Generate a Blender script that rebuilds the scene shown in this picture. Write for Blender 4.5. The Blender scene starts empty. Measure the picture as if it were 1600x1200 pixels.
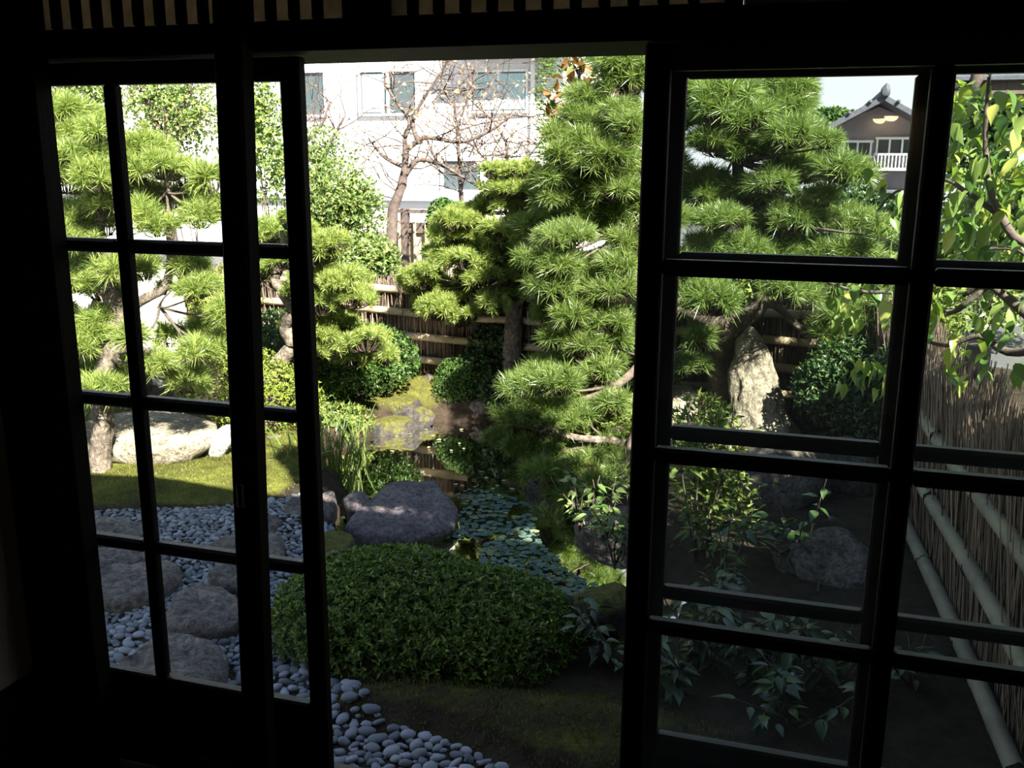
import bpy, bmesh, math, random
import numpy as np
from mathutils import Vector, Matrix, noise as mnoise

# ------------------------------------------------------------------ camera, sky, sun, exposure
SC = bpy.context.scene
COL = SC.collection
FOC, YAW, PIT, ROL = 1464.8, 0.288, 0.2302, 0.0061      # focal length in px of a 1600x1200 frame
CAM = np.array([1.4427, -1.8138, 1.571])
_cy, _sy, _cp, _sp, _cr, _sr = math.cos(YAW), math.sin(YAW), math.cos(PIT), math.sin(PIT), math.cos(ROL), math.sin(ROL)
_w = np.array([-_sy*_cp, _cy*_cp, -_sp]); _r0 = np.array([_cy, _sy, 0.0]); _u0 = np.cross(_r0, _w)
_r = _r0*_cr + _u0*_sr; _u = -_r0*_sr + _u0*_cr
cd = bpy.data.cameras.new('camera'); co = bpy.data.objects.new('camera', cd); COL.objects.link(co)
cd.sensor_width = 36; cd.lens = FOC/1600*36; cd.clip_start = 0.05; cd.clip_end = 200
co.matrix_world = Matrix(((_r[0], _u[0], -_w[0], CAM[0]), (_r[1], _u[1], -_w[1], CAM[1]), (_r[2], _u[2], -_w[2], CAM[2]), (0, 0, 0, 1)))
SC.camera = co

SUN_DIR = Vector((-0.50, 0.56, -0.66)).normalized()      # the way the light travels
world = bpy.data.worlds.new('sky'); SC.world = world; world.use_nodes = True
wn = world.node_tree.nodes; wl = world.node_tree.links
bgn = wn['Background']
# hazy autumn sky: bright white at the horizon, paler blue overhead, the same all round
wtc = wn.new('ShaderNodeTexCoord'); wsp = wn.new('ShaderNodeSeparateXYZ'); wl.new(wtc.outputs['Generated'], wsp.inputs[0])
wrp = wn.new('ShaderNodeValToRGB'); wl.new(wsp.outputs['Z'], wrp.inputs['Fac'])
wrp.color_ramp.elements[0].position = 0.0; wrp.color_ramp.elements[0].color = (.95, .98, 1.0, 1)
wrp.color_ramp.elements[1].position = 0.85; wrp.color_ramp.elements[1].color = (.30, .46, .78, 1)
_e = wrp.color_ramp.elements.new(.30); _e.color = (.78, .87, 1.0, 1)
wl.new(wrp.outputs['Color'], bgn.inputs['Color']); bgn.inputs['Strength'].default_value = 1.0
sl = bpy.data.lights.new('sun', 'SUN'); so = bpy.data.objects.new('sun', sl); COL.objects.link(so)
sl.energy = 25.0; sl.angle = math.radians(0.6); sl.color = (1.0, 0.94, 0.84)
so.rotation_euler = SUN_DIR.to_track_quat('-Z', 'Y').to_euler(); so.location = (8, -8, 12)
SC.cycles.max_bounces = 6; SC.cycles.diffuse_bounces = 3; SC.cycles.glossy_bounces = 3; SC.cycles.transparent_max_bounces = 24
SC.view_settings.view_transform = 'Standard'; SC.view_settings.look = 'None'
SC.view_settings.exposure = 0.4; SC.view_settings.gamma = 1.0; SC.view_settings.use_curve_mapping = False

# ------------------------------------------------------------------ helpers
rng = np.random.default_rng(7)
random.seed(7)
GZ = -0.45                                                # garden ground, floor of the room is z = 0
def ray(x, y): return _w + _r*(x-800)/FOC + _u*(600-y)/FOC
def at(x, y, Y):                                          # a point of the garden seen at pixel x, y and standing at depth Y
    d = ray(x, y); return CAM + d*((Y-CAM[1])/d[1])
def gr(x, y, z=GZ):
    d = ray(x, y); return CAM + d*((z-CAM[2])/d[2])
def ppm(Y, x=800, y=500):                                 # pixels per metre at depth Y
    d = ray(x, y); return FOC/((Y-CAM[1])/d[1])

def link(o, parent=None):
    COL.objects.link(o)
    if parent is not None: o.parent = parent
    return o
def tag(o, label=None, cat=None, group=None, kind=None):
    if label: o['label'] = label
    if cat: o['category'] = cat
    if group: o['group'] = group
    if kind: o['kind'] = kind
    return o
def empty(name, loc=(0, 0, 0), label=None, cat=None, group=None, kind=None, rz=0):
    o = bpy.data.objects.new(name, None); o.empty_display_size = 0.1
    o.location = loc; o.rotation_euler = (0, 0, rz)
    return tag(link(o), label, cat, group, kind)
def mesh_np(name, V, F, mats, midx=None, smooth=False):
    V = np.asarray(V, np.float32).reshape(-1, 3); F = np.asarray(F, np.int32); n = F.shape[1]
    me = bpy.data.meshes.new(name)
    me.vertices.add(len(V)); me.vertices.foreach_set('co', V.ravel())
    me.loops.add(F.size); me.loops.foreach_set('vertex_index', F.ravel())
    me.polygons.add(len(F)); me.polygons.foreach_set('loop_start', np.arange(0, F.size, n, dtype=np.int32))
    if midx is not None: me.polygons.foreach_set('material_index', np.asarray(midx, np.int32))
    me.polygons.foreach_set('use_smooth', np.full(len(F), smooth, bool))
    for m in (mats if isinstance(mats, (list, tuple)) else [mats]): me.materials.append(m)
    me.update(calc_edges=True); me.validate()
    return me
def obj(name, me, parent=None, loc=None, rot=None, scale=None):
    o = bpy.data.objects.new(name, me)
    if loc is not None: o.location = Vector([float(c) for c in loc])
    if rot is not None: o.rotation_euler = rot
    if scale is not None: o.scale = scale if hasattr(scale, '__len__') else (scale,)*3
    return link(o, parent)
def quads_tris(F):                                        # quads -> triangles
    F = np.asarray(F); return np.concatenate([F[:, [0, 1, 2]], F[:, [0, 2, 3]]])
_box_cache = {}
def chbox(x0, x1, y0, y1, z0, z1, ch=0.003):              # chamfered bar as arrays
    key = (round(x1-x0, 5), round(y1-y0, 5), round(z1-z0, 5), ch)
    if key not in _box_cache:
        bm = bmesh.new(); bmesh.ops.create_cube(bm, size=1)
        for v in bm.verts: v.co = Vector((v.co.x*key[0], v.co.y*key[1], v.co.z*key[2]))
        if ch > 0: bmesh.ops.bevel(bm, geom=bm.edges[:], offset=min(ch, .3*min(key[:3])), segments=1, affect='EDGES')
        bmesh.ops.triangulate(bm, faces=bm.faces[:])
        bm.verts.index_update()
        _box_cache[key] = (np.array([v.co[:] for v in bm.verts]), np.array([[v.index for v in f.verts] for f in bm.faces])); bm.free()
    V, F = _box_cache[key]
    return V + np.array([(x0+x1)/2, (y0+y1)/2, (z0+z1)/2]), F
def box(name, parent, mat, x0, x1, y0, y1, z0, z1, ch=0.003):
    cx, cy, cz = (x0+x1)/2, (y0+y1)/2, (z0+z1)/2
    V, F = chbox(x0-cx, x1-cx, y0-cy, y1-cy, z0-cz, z1-cz, ch)
    return obj(name, mesh_np(name, V, F, mat), parent, (cx, cy, cz))
def joinarr(parts):
    Vs, Fs, n = [], [], 0
    for V, F in parts:
        Vs.append(V); Fs.append(np.asarray(F)+n); n += len(V)
    return np.concatenate(Vs), np.concatenate(Fs)
def tube(pts, rad, seg=8, wob=0.0, seed=0):               # tapering tube through points -> V, triangles
    P = np.array(pts, float); R = np.array(rad if hasattr(rad, '__len__') else [rad]*len(P), float)
    rg = np.random.default_rng(seed); n = len(P)
    T = np.gradient(P, axis=0); T /= np.linalg.norm(T, axis=1)[:, None]+1e-9
    ref = np.array([0.31, 0.2, 0.93]) if abs(T[0] @ np.array([0.31, 0.2, 0.93])) < .9 else np.array([1., 0, 0])
    V = []
    a = np.arange(seg)*2*math.pi/seg
    for i in range(n):
        s = np.cross(T[i], ref); s /= np.linalg.norm(s)+1e-9; t = np.cross(T[i], s)
        rr = R[i]*(1+wob*rg.uniform(-1, 1, seg))
        V.append(P[i] + np.cos(a)[:, None]*s*rr[:, None] + np.sin(a)[:, None]*t*rr[:, None])
    V = np.concatenate(V+[P[:1], P[-1:]]); F = []
    for i in range(n-1):
        for k in range(seg):
            a0, a1 = i*seg+k, i*seg+(k+1) % seg
            F += [[a0, a1, a1+seg], [a0, a1+seg, a0+seg]]
    for k in range(seg):
        F += [[n*seg, (k+1) % seg, k], [n*seg+1, (n-1)*seg+k, (n-1)*seg+(k+1) % seg]]
    return V, np.array(F)
def smooth_path(pts, k=5):                                # Catmull-Rom resampling
    P = np.array(pts, float); Q = np.concatenate([[2*P[0]-P[1]], P, [2*P[-1]-P[-2]]]); out = []
    for i in range(1, len(Q)-2):
        for t in np.linspace(0, 1, k, endpoint=False):
            p0, p1, p2, p3 = Q[i-1:i+3]
            out.append(.5*((2*p1)+(-p0+p2)*t+(2*p0-5*p1+4*p2-p3)*t*t+(-p0+3*p1-3*p2+p3)*t**3))
    out.append(P[-1]); return np.array(out)
def limb(name, parent, mat, pts, r0, r1, seg=9, k=5, wob=.12, seed=0):
    P = smooth_path(pts, k); R = np.linspace(r0, r1, len(P)); c = P[0].copy()
    V, F = tube(P-c, R, seg, wob, seed)
    return obj(name, mesh_np(name, V, F, mat, smooth=True), parent, c)

# ------------------------------------------------------------------ materials
def nt(name):
    m = bpy.data.materials.new(name); m.use_nodes = True
    N, L = m.node_tree.nodes, m.node_tree.links
    return m, N, L, N['Principled BSDF'], N['Material Output']
def ramp(N, L, fac, c1, c2, p1=.3, p2=.7, extra=()):
    r = N.new('ShaderNodeValToRGB'); e = r.color_ramp.elements
    e[0].position, e[0].color = p1, (*c1, 1); e[1].position, e[1].color = p2, (*c2, 1)
    for p, c in extra: q = e.new(p); q.color = (*c, 1)
    L.new(fac, r.inputs['Fac']); return r.outputs['Color']
def noise_node(N, L, scale, detail=5, rough=.6, coord='Object', stretch=None):
    tc = N.new('ShaderNodeTexCoord'); n = N.new('ShaderNodeTexNoise')
    n.inputs['Scale'].default_value = scale; n.inputs['Detail'].default_value = detail; n.inputs['Roughness'].default_value = rough
    if stretch:
        mp = N.new('ShaderNodeMapping'); mp.inputs['Scale'].default_value = stretch
        L.new(tc.outputs[coord], mp.inputs['Vector']); L.new(mp.outputs['Vector'], n.inputs['Vector'])
    else: L.new(tc.outputs[coord], n.inputs['Vector'])
    return n
def mix(N, L, fac, a, b, mode='MIX'):
    x = N.new('ShaderNodeMix'); x.data_type = 'RGBA'; x.blend_type = mode
    for s, v in ((x.inputs[0], fac), (x.inputs[6], a), (x.inputs[7], b)):
        if hasattr(v, 'is_output'): L.new(v, s)
        elif isinstance(v, tuple): s.default_value = (*v, 1)
        else: s.default_value = v
    return x.outputs[2]
def surf(name, c1, c2, scale=6, rough=.8, bump=.3, bscale=None, detail=6, stretch=None, spec=.3, coord='Object', island=None, moss=None, speck=None, bdist=.02):
    m, N, L, B, O = nt(name)
    n = noise_node(N, L, scale, detail, .65, coord, stretch); col = ramp(N, L, n.outputs['Fac'], c1, c2)
    if speck:
        ns = noise_node(N, L, speck, 4, .75, coord); col = mix(N, L, 1.0, col, ramp(N, L, ns.outputs['Fac'], (.35, .35, .35), (1.5, 1.5, 1.5), .35, .68), 'MULTIPLY')
    if island is not None:
        g = N.new('ShaderNodeNewGeometry'); oi = N.new('ShaderNodeObjectInfo')
        ad = N.new('ShaderNodeMath'); ad.operation = 'ADD'; L.new(g.outputs['Random Per Island'], ad.inputs[0]); L.new(oi.outputs['Random'], ad.inputs[1])
        fr = N.new('ShaderNodeMath'); fr.operation = 'FRACT'; L.new(ad.outputs[0], fr.inputs[0])
        col = mix(N, L, .75, col, ramp(N, L, fr.outputs[0], island[0], island[1], .1, .9))
    if moss is not None:                                  # moss grows on upward faces in patches of its own
        g = N.new('ShaderNodeNewGeometry'); sx = N.new('ShaderNodeSeparateXYZ'); L.new(g.outputs['Normal'], sx.inputs[0])
        n2 = noise_node(N, L, 5.0, 5, .7, 'Object')
        ma = N.new('ShaderNodeMath'); ma.operation = 'MULTIPLY_ADD'; L.new(sx.outputs['Z'], ma.inputs[0]); ma.inputs[1].default_value = moss[2]; L.new(n2.outputs['Fac'], ma.inputs[2])
        rp = ramp(N, L, ma.outputs[0], (0, 0, 0), (1, 1, 1), moss[3], moss[3]+.12)
        n3 = noise_node(N, L, 40, 3, .6, 'Object')
        col = mix(N, L, rp, col, ramp(N, L, n3.outputs['Fac'], moss[0], moss[1]))
    L.new(col, B.inputs['Base Color']); B.inputs['Roughness'].default_value = rough; B.inputs['Specular IOR Level'].default_value = spec
    if bump:
        nb = noise_node(N, L, bscale or scale*4, 6, .7, coord, stretch)
        b = N.new('ShaderNodeBump'); b.inputs['Strength'].default_value = bump; b.inputs['Distance'].default_value = bdist
        L.new(nb.outputs['Fac'], b.inputs['Height']); L.new(b.outputs['Normal'], B.inputs['Normal'])
    return m
def leaf(name, c1, c2, c3=None, trans=.35, rough=.45, spec=.35, tcol=None):
    m, N, L, B, O = nt(name)
    g = N.new('ShaderNodeNewGeometry'); oi = N.new('ShaderNodeObjectInfo')
    ad = N.new('ShaderNodeMath'); ad.operation = 'ADD'; L.new(g.outputs['Random Per Island'], ad.inputs[0]); L.new(oi.outputs['Random'], ad.inputs[1])
    fr = N.new('ShaderNodeMath'); fr.operation = 'FRACT'; L.new(ad.outputs[0], fr.inputs[0])
    col = ramp(N, L, fr.outputs[0], c1, c2, .05, .85, ((.97, c3),) if c3 else ())
    L.new(col, B.inputs['Base Color']); B.inputs['Roughness'].default_value = rough; B.inputs['Specular IOR Level'].default_value = spec
    t = N.new('ShaderNodeBsdfTranslucent')
    L.new(mix(N, L, 1.0, col, tcol or (1.4, 1.5, .7), 'MULTIPLY'), t.inputs['Color'])
    ms = N.new('ShaderNodeMixShader'); ms.inputs[0].default_value = trans
    L.new(B.outputs[0], ms.inputs[1]); L.new(t.outputs[0], ms.inputs[2]); L.new(ms.outputs[0], O.inputs['Surface'])
    return m
def glassmat(name, haze, refl=1.0, tint=(.96, .98, .97)):
    m, N, L, B, O = nt(name); N.remove(B)
    t = N.new('ShaderNodeBsdfTransparent'); t.inputs['Color'].default_value = (*tint, 1)
    g = N.new('ShaderNodeBsdfGlossy'); g.inputs['Roughness'].default_value = .004
    ge = N.new('ShaderNodeNewGeometry'); dt = N.new('ShaderNodeVectorMath'); dt.operation = 'DOT_PRODUCT'; L.new(ge.outputs['Incoming'], dt.inputs[0]); L.new(ge.outputs['Normal'], dt.inputs[1])
    ab = N.new('ShaderNodeMath'); ab.operation = 'ABSOLUTE'; L.new(dt.outputs['Value'], ab.inputs[0])
    om = N.new('ShaderNodeMath'); om.operation = 'SUBTRACT'; om.inputs[0].default_value = 1.0; L.new(ab.outputs[0], om.inputs[1])
    pw = N.new('ShaderNodeMath'); pw.operation = 'POWER'; L.new(om.outputs[0], pw.inputs[0]); pw.inputs[1].default_value = 5.0
    f = N.new('ShaderNodeMath'); f.operation = 'MULTIPLY_ADD'; L.new(pw.outputs[0], f.inputs[0]); f.inputs[1].default_value = .95; f.inputs[2].default_value = .025*refl
    m1 = N.new('ShaderNodeMixShader'); L.new(f.outputs[0], m1.inputs[0]); L.new(t.outputs[0], m1.inputs[1]); L.new(g.outputs[0], m1.inputs[2])
    d = N.new('ShaderNodeBsdfTranslucent'); d.inputs['Color'].default_value = (.85, .88, .92, 1)      # a film of dust on the pane
    n = noise_node(N, L, 5, 5, .6, 'Object'); mr = N.new('ShaderNodeMapRange')
    mr.inputs['From Min'].default_value = .35; mr.inputs['From Max'].default_value = .7; mr.inputs['To Min'].default_value = haze*.4; mr.inputs['To Max'].default_value = haze*1.4
    L.new(n.outputs['Fac'], mr.inputs['Value'])
    m2 = N.new('ShaderNodeMixShader'); L.new(mr.outputs[0], m2.inputs[0]); L.new(m1.outputs[0], m2.inputs[1]); L.new(d.outputs[0], m2.inputs[2])
    L.new(m2.outputs[0], O.inputs['Surface']); return m

M = {}
M['wood'] = surf('dark_wood', (.005, .0032, .0022), (.013, .008, .0055), 3, .65, .25, 14, stretch=(6, 6, .5), spec=.08)
M['woodh'] = surf('dark_wood_horizontal', (.005, .0032, .0022), (.013, .008, .0055), 3, .45, .25, 14, stretch=(.5, 6, 6), spec=.4)
M['floorw'] = surf('floor_wood', (.014, .010, .007), (.028, .02, .014), 3, .5, .1, stretch=(.4, 6, 6))
M['plaster'] = surf('sand_plaster', (.50, .44, .35), (.60, .53, .43), 60, .95, .3, 180)
M['dplaster'] = surf('ceiling_board', (.05, .04, .03), (.07, .055, .04), 3, .8, .1, stretch=(1, 8, 8))
M['glass'] = glassmat('window_glass', .003)
M['glassd'] = glassmat('dusty_glass', .003)
M['metal'] = surf('dull_brass', (.65, .62, .58), (.8, .77, .72), 20, .4, .1)
m, N, L, B, O = nt('frosted_transom_glass'); N.remove(B)
tr = N.new('ShaderNodeBsdfTranslucent'); n = noise_node(N, L, 30, 4, .6)
L.new(ramp(N, L, n.outputs['Fac'], (.20, .165, .11), (.30, .25, .18)), tr.inputs['Color']); L.new(tr.outputs[0], O.inputs['Surface']); M['frost'] = m

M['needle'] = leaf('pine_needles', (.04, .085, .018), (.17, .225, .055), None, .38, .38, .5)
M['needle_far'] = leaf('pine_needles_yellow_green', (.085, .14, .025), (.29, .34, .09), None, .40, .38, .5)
M['twig'] = surf('pine_twig', (.025, .018, .012), (.055, .038, .025), 20, .9, .2)
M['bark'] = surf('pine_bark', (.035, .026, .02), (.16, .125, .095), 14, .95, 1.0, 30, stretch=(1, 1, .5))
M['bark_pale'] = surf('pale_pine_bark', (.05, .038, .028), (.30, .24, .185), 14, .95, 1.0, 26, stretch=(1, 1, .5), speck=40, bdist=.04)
M['bark_grey'] = surf('grey_bark', (.045, .033, .028), (.13, .10, .085), 14, .9, .5, 30)
M['azalea'] = leaf('azalea_leaves', (.018, .045, .010), (.06, .125, .022), (.12, .18, .035), .25)
M['hedge'] = leaf('front_hedge_leaves', (.028, .06, .011), (.13, .20, .035), (.28, .34, .08), .25, .5, .3)
M['hedge_yellow'] = leaf('yellowish_hedge_leaves', (.08, .12, .015), (.22, .26, .04), (.3, .3, .06), .3)
M['camellia'] = leaf('dark_glossy_leaves', (.012, .03, .009), (.04, .075, .02), (.08, .12, .035), .15, .3, .4)
M['broad'] = leaf('bright_broad_leaves', (.07, .13, .03), (.27, .33, .10), (.36, .38, .14), .4, .3, .6)
M['pale'] = leaf('pale_shrub_leaves', (.05, .10, .02), (.19, .25, .08), (.30, .30, .10), .3, .3, .6)
M['autumn'] = leaf('autumn_leaves', (.30, .20, .15), (.45, .38, .25), (.45, .20, .14), .4)
M['bigleaf'] = leaf('ovate_leaves', (.06, .125, .03), (.21, .27, .07), (.36, .36, .09), .42, .3, .5, tcol=(1.3, 1.5, .6))
M['magnolia'] = leaf('rust_backed_leaves', (.14, .065, .02), (.24, .12, .04), (.05, .10, .03), .2)
M['cypress'] = leaf('cypress_sprays', (.05, .11, .015), (.12, .2, .03), None, .35)
M['nandina'] = leaf('nandina_leaves', (.06, .10, .02), (.16, .20, .045), None, .35)
M['iris'] = leaf('iris_blades', (.05, .10, .025), (.13, .19, .05), (.28, .2, .08), .35)
M['drygrass'] = leaf('dry_blades', (.22, .15, .07), (.38, .28, .15), None, .3)
M['lily'] = leaf('pond_leaf', (.03, .065, .055), (.085, .14, .11), (.16, .17, .07), .05, .4, .4)
M['fallen'] = leaf('fallen_yellow_leaf', (.25, .24, .11), (.36, .35, .2), (.3, .12, .05), .1)

M['stone'] = surf('grey_violet_stone', (.085, .074, .080), (.235, .20, .205), 4.5, .85, 1.0, 10, speck=34, bdist=.10, moss=((.03, .045, .008), (.10, .12, .02), -.25, .47))
M['stone_step'] = surf('stepping_stone', (.085, .070, .064), (.29, .245, .225), 6, .9, 1.0, 11, speck=38, bdist=.10)
M['stone_brown'] = surf('brown_garden_rock', (.035, .03, .026), (.15, .125, .105), 4, .9, 1.0, 14, speck=30, bdist=.05)
M['stone_pale'] = surf('pale_garden_rock', (.10, .083, .058), (.36, .31, .23), 3.0, .9, 1.0, 8, stretch=(1, 1, .6), speck=26, bdist=.06)
M['stone_white'] = surf('white_garden_rock', (.42, .40, .36), (.72, .69, .64), 3, .9, 1.0, 12, bdist=.05)
M['stone_moss'] = surf('mossy_rock', (.018, .016, .014), (.075, .066, .058), 6, .95, 1.0, 18, speck=30, bdist=.05, moss=((.04, .042, .008), (.115, .115, .018), .55, .78))
M['pebble'] = surf('blue_grey_pebble', (.10, .11, .125), (.19, .20, .225), 9, .65, .15, 60, island=((.08, .09, .105), (.29, .30, .34)), spec=.3)
M['bamboo_old'] = surf('weathered_bamboo', (.13, .12, .09), (.27, .25, .18), 5, .6, .2, 40, stretch=(1, 1, 1))
M['bamboo_tan'] = surf('tan_bamboo', (.26, .19, .11), (.48, .38, .24), 5, .55, .2, 40)
M['brush'] = surf('brushwood_twigs', (.05, .037, .026), (.16, .12, .085), 6, .9, 0, island=((.06, .045, .032), (.30, .22, .16)))
M['cord'] = surf('black_palm_cord', (.008, .007, .006), (.02, .017, .015), 40, .9, .3)
M['white_wall'] = surf('white_render', (.74, .73, .72), (.80, .79, .78), 3, .9, .1, 80)
M['siding'] = surf('pale_grey_siding', (.62, .60, .58), (.70, .68, .66), 3, .8, .1, 80)
M['white_paint'] = surf('white_frame', (.7, .7, .7), (.8, .8, .8), 8, .5, 0)
M['curtain'] = surf('pale_teal_curtain', (.36, .56, .57), (.48, .68, .68), 3, .9, .3, 12, stretch=(8, 8, .2))
M['darkglass'] = surf('dark_window_glass', (.03, .045, .05), (.06, .08, .085), 2, .1, 0, spec=.8)
M['gutter'] = surf('grey_gutter', (.30, .34, .40), (.40, .44, .50), 5, .5, 0)
M['tile'] = surf('grey_roof_tile', (.03, .034, .042), (.07, .074, .09), 8, .6, .3)
M['mauve'] = surf('grey_mauve_wall', (.24, .21, .235), (.29, .255, .28), 3, .9, .1)
M['brownwood'] = surf('brown_timber', (.06, .045, .038), (.11, .085, .07), 6, .8, .3, stretch=(5, 5, .6))
M['asphalt'] = surf('street_asphalt', (.05, .05, .05), (.08, .08, .08), 9, .9, .2)
M['screen'] = surf('bamboo_screen_slat', (.30, .25, .19), (.50, .43, .34), 8, .8, 0)
M['lampglow'] = nt('lamp_glow')[0]; _b = M['lampglow'].node_tree.nodes['Principled BSDF']
_b.inputs['Emission Color'].default_value = (1, .72, .42, 1); _b.inputs['Emission Strength'].default_value = 30.0

# ground: soil with moss where the moss attribute says so
m, N, L, B, O = nt('garden_soil_and_moss')
atn = N.new('ShaderNodeAttribute'); atn.attribute_name = 'moss'
n1 = noise_node(N, L, 9, 6, .7); soil = ramp(N, L, n1.outputs['Fac'], (.018, .013, .009), (.06, .045, .03))
n2 = noise_node(N, L, 3.2, 8, .72); moss = ramp(N, L, n2.outputs['Fac'], (.05, .042, .014), (.15, .155, .028), .36, .62, ((.48, (.085, .09, .018)),))
n3 = noise_node(N, L, 6, 5, .7)
ma = N.new('ShaderNodeMath'); ma.operation = 'MULTIPLY_ADD'; L.new(n3.outputs['Fac'], ma.inputs[0]); ma.inputs[1].default_value = .7; L.new(atn.outputs['Fac'], ma.inputs[2])
L.new(mix(N, L, ramp(N, L, ma.outputs[0], (0, 0, 0), (1, 1, 1), .68, .95), soil, moss), B.inputs['Base Color'])
B.inputs['Roughness'].default_value = .95; B.inputs['Specular IOR Level'].default_value = .1
nb = noise_node(N, L, 45, 5, .75); b = N.new('ShaderNodeBump'); b.inputs['Strength'].default_value = .9; b.inputs['Distance'].default_value = .03
L.new(nb.outputs['Fac'], b.inputs['Height']); L.new(b.outputs['Normal'], B.inputs['Normal']); M['ground'] = m
# pond water: fresnel mirror over a brown tinted clear body
m, N, L, B, O = nt('pond_water'); N.remove(B)
t = N.new('ShaderNodeBsdfTransparent'); t.inputs['Color'].default_value = (.42, .36, .24, 1)
g = N.new('ShaderNodeBsdfGlossy'); g.inputs['Roughness'].default_value = .03
f = N.new('ShaderNodeFresnel'); f.inputs['IOR'].default_value = 1.33
n = noise_node(N, L, 3, 3, .5); b = N.new('ShaderNodeBump'); b.inputs['Strength'].default_value = .05; b.inputs['Distance'].default_value = .02
L.new(n.outputs['Fac'], b.inputs['Height']); L.new(b.outputs['Normal'], g.inputs['Normal']); L.new(b.outputs['Normal'], f.inputs['Normal'])
ms = N.new('ShaderNodeMixShader'); L.new(f.outputs[0], ms.inputs[0]); L.new(t.outputs[0], ms.inputs[1]); L.new(g.outputs[0], ms.inputs[2]); L.new(ms.outputs[0], O.inputs['Surface']); M['water'] = m
M['pondbed'] = surf('pond_bed', (.03, .022, .010), (.16, .09, .03), 3.0, .9, .5, 20)

# ------------------------------------------------------------------ the room
def struct(o): o['kind'] = 'structure'; return o
struct(box('floor', None, M['floorw'], -.40, 4.3, -4.6, .145, -.12, 0, .002))
struct(box('ceiling', None, M['dplaster'], -.40, 4.3, -4.6, .20, 2.50, 2.56, .002))
struct(box('wall_back', None, M['plaster'], -.40, 4.3, -4.70, -4.60, -.12, 2.56, .002))
struct(box('wall_right', None, M['plaster'], 4.2, 4.3, -4.6, .20, -.12, 2.56, .002))
wlft = struct(box('wall_left', None, M['plaster'], -.44, -.345, -4.6, .05, -.12, 2.56, .002))
struct(box('baseboard_left', None, M['wood'], -.345, -.333, -4.6, -.087, .236, .305, .003))
struct(box('trim_1', None, M['wood'], -.345, -.337, -4.6, -.087, 0, .236, .002))           # dark board under the rail
fr = struct(empty('wall_front'))
box('upper_wall_panel', fr, M['plaster'], -.40, 4.3, .0, .08, 2.24, 2.50, .002)
box('side_wall_panel', fr, M['plaster'], 2.30, 4.2, -.02, .08, 0, 2.24, .002)
box('side_wall_panel', fr, M['wood'], -.40, -.30, -.03, -.02, 0, 2.24, .001)
box('foundation_board', fr, M['wood'], -.40, 4.3, .12, .15, GZ-.1, -.125, .002)
struct(box('trim_2', None, M['wood'], -.345, -.147, -.085, -.03, 0, 2.46, .004))            # corner post
lint = struct(box('trim_3', None, M['wood'], -.40, 4.2, -.075, .16, 1.785, 1.838, .004))   # lintel with the sliding grooves
struct(box('trim_4', None, M['woodh'], -.40, 4.2, -.075, .145, 0.0, .035, .003))             # sill
struct(box('trim_5', None, M['wood'], 2.155, 2.29, -.12, .18, .035, 1.785, .005))           # right hand post
# the worn post standing inside the track, slightly out of plumb
P = smooth_path([(.312, -.0985, -.0), (.334, -.0985, .9), (.3535, -.0985, 1.7), (.372, -.0985, 2.48)], 4)
def post_mesh(P, hw, hd):
    V, F = [], []
    prof = [(-1, -.8), (-.8, -1), (.8, -1), (1, -.8), (1, .8), (.8, 1), (-.8, 1), (-1, .8)]
    rg = np.random.default_rng(3)
    for p in P:
        for a, b in prof: V.append((p[0]+a*hw+rg.uniform(-.0012, .0012), p[1]+b*hd, p[2]))
    n = 8
    for i in range(len(P)-1):
        for k in range(n): F.append([i*n+k, i*n+(k+1) % n, (i+1)*n+(k+1) % n, (i+1)*n+k])
    return np.array(V), quads_tris(F)
V, F = post_mesh(P, .032, .0225)
post = struct(obj('trim_6', mesh_np('post', V, F, M['wood'])))
# pull plate on the post: a ring of dull metal with pinched ends
pl = at(375, 775, -.1225)
ring = [(-.0075, .0), (-.0075, .016), (-.0095, .021), (-.006, .026), (0, .0235), (.006, .026), (.0095, .021), (.0075, .016), (.0075, -.016), (.0095, -.021), (.006, -.026), (0, -.0235), (-.006, -.026), (-.0095, -.021), (-.0075, -.016), (-.0075, 0)]
V, F = tube([(x, 0, z) for x, z in ring], .0016, 6)
pullo = empty('finger_pull', pl, 'small dull metal finger pull plate with open middle on the dark post', 'door pull')
obj('rim', mesh_np('rim', V, F, M['metal']), pullo)
box('recess_plate', pullo, M['cord'], -.006, .006, .000, .002, -.019, .019, .0005)

ROWH, ROWT, ZTOP = .335, .0312, 1.735
def garden_door(name, x_in, y, colw, mun, glass, tilt=0.0, st=.046, th=.03):
    # x_in: left edge of the first column of panes
    d = struct(empty(name, (x_in, y, 0)))
    W = 2*colw+mun; y0, y1 = -th/2, th/2
    z_bot = ZTOP-4*ROWH-3*ROWT
    box('stile', d, M['wood'], -st, 0, y0, y1, .036, 1.783, .004); box('stile', d, M['wood'], W, W+st, y0, y1, .036, 1.783, .004)
    box('top_rail', d, M['woodh'], 0, W, y0, y1, ZTOP, 1.783, .004)
    box('middle_rail', d, M['woodh'], 0, W, y0, y1, z_bot-.055, z_bot, .005)
    box('bottom_rail', d, M['woodh'], 0, W, y0, y1, .036, .09, .004)
    box('muntin', d, M['wood'], colw, colw+mun, y0, y1, z_bot, ZTOP, .005)
    for i in range(1, 4):
        zt = ZTOP-i*ROWH-(i-1)*ROWT
        for a, b in ((0, colw), (colw+mun, W)): box('glazing_bar', d, M['woodh'], a, b, y0, y1, zt-ROWT, zt, .006)
    nb = 4
    for k in range(nb): box('kick_board', d, M['wood'], W*k/nb+.001, W*(k+1)/nb-.001, -.006, .006, .09, z_bot-.055, .002)
    for i in range(4):
        z1 = ZTOP-i*(ROWH+ROWT); z0 = z1-ROWH
        for a, b in ((0, colw), (colw+mun, W)):
            p = box('pane', d, glass, a, b, -.001, .001, z0, z1, 0)
            if tilt: p.rotation_euler.z = tilt
    return d
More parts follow.
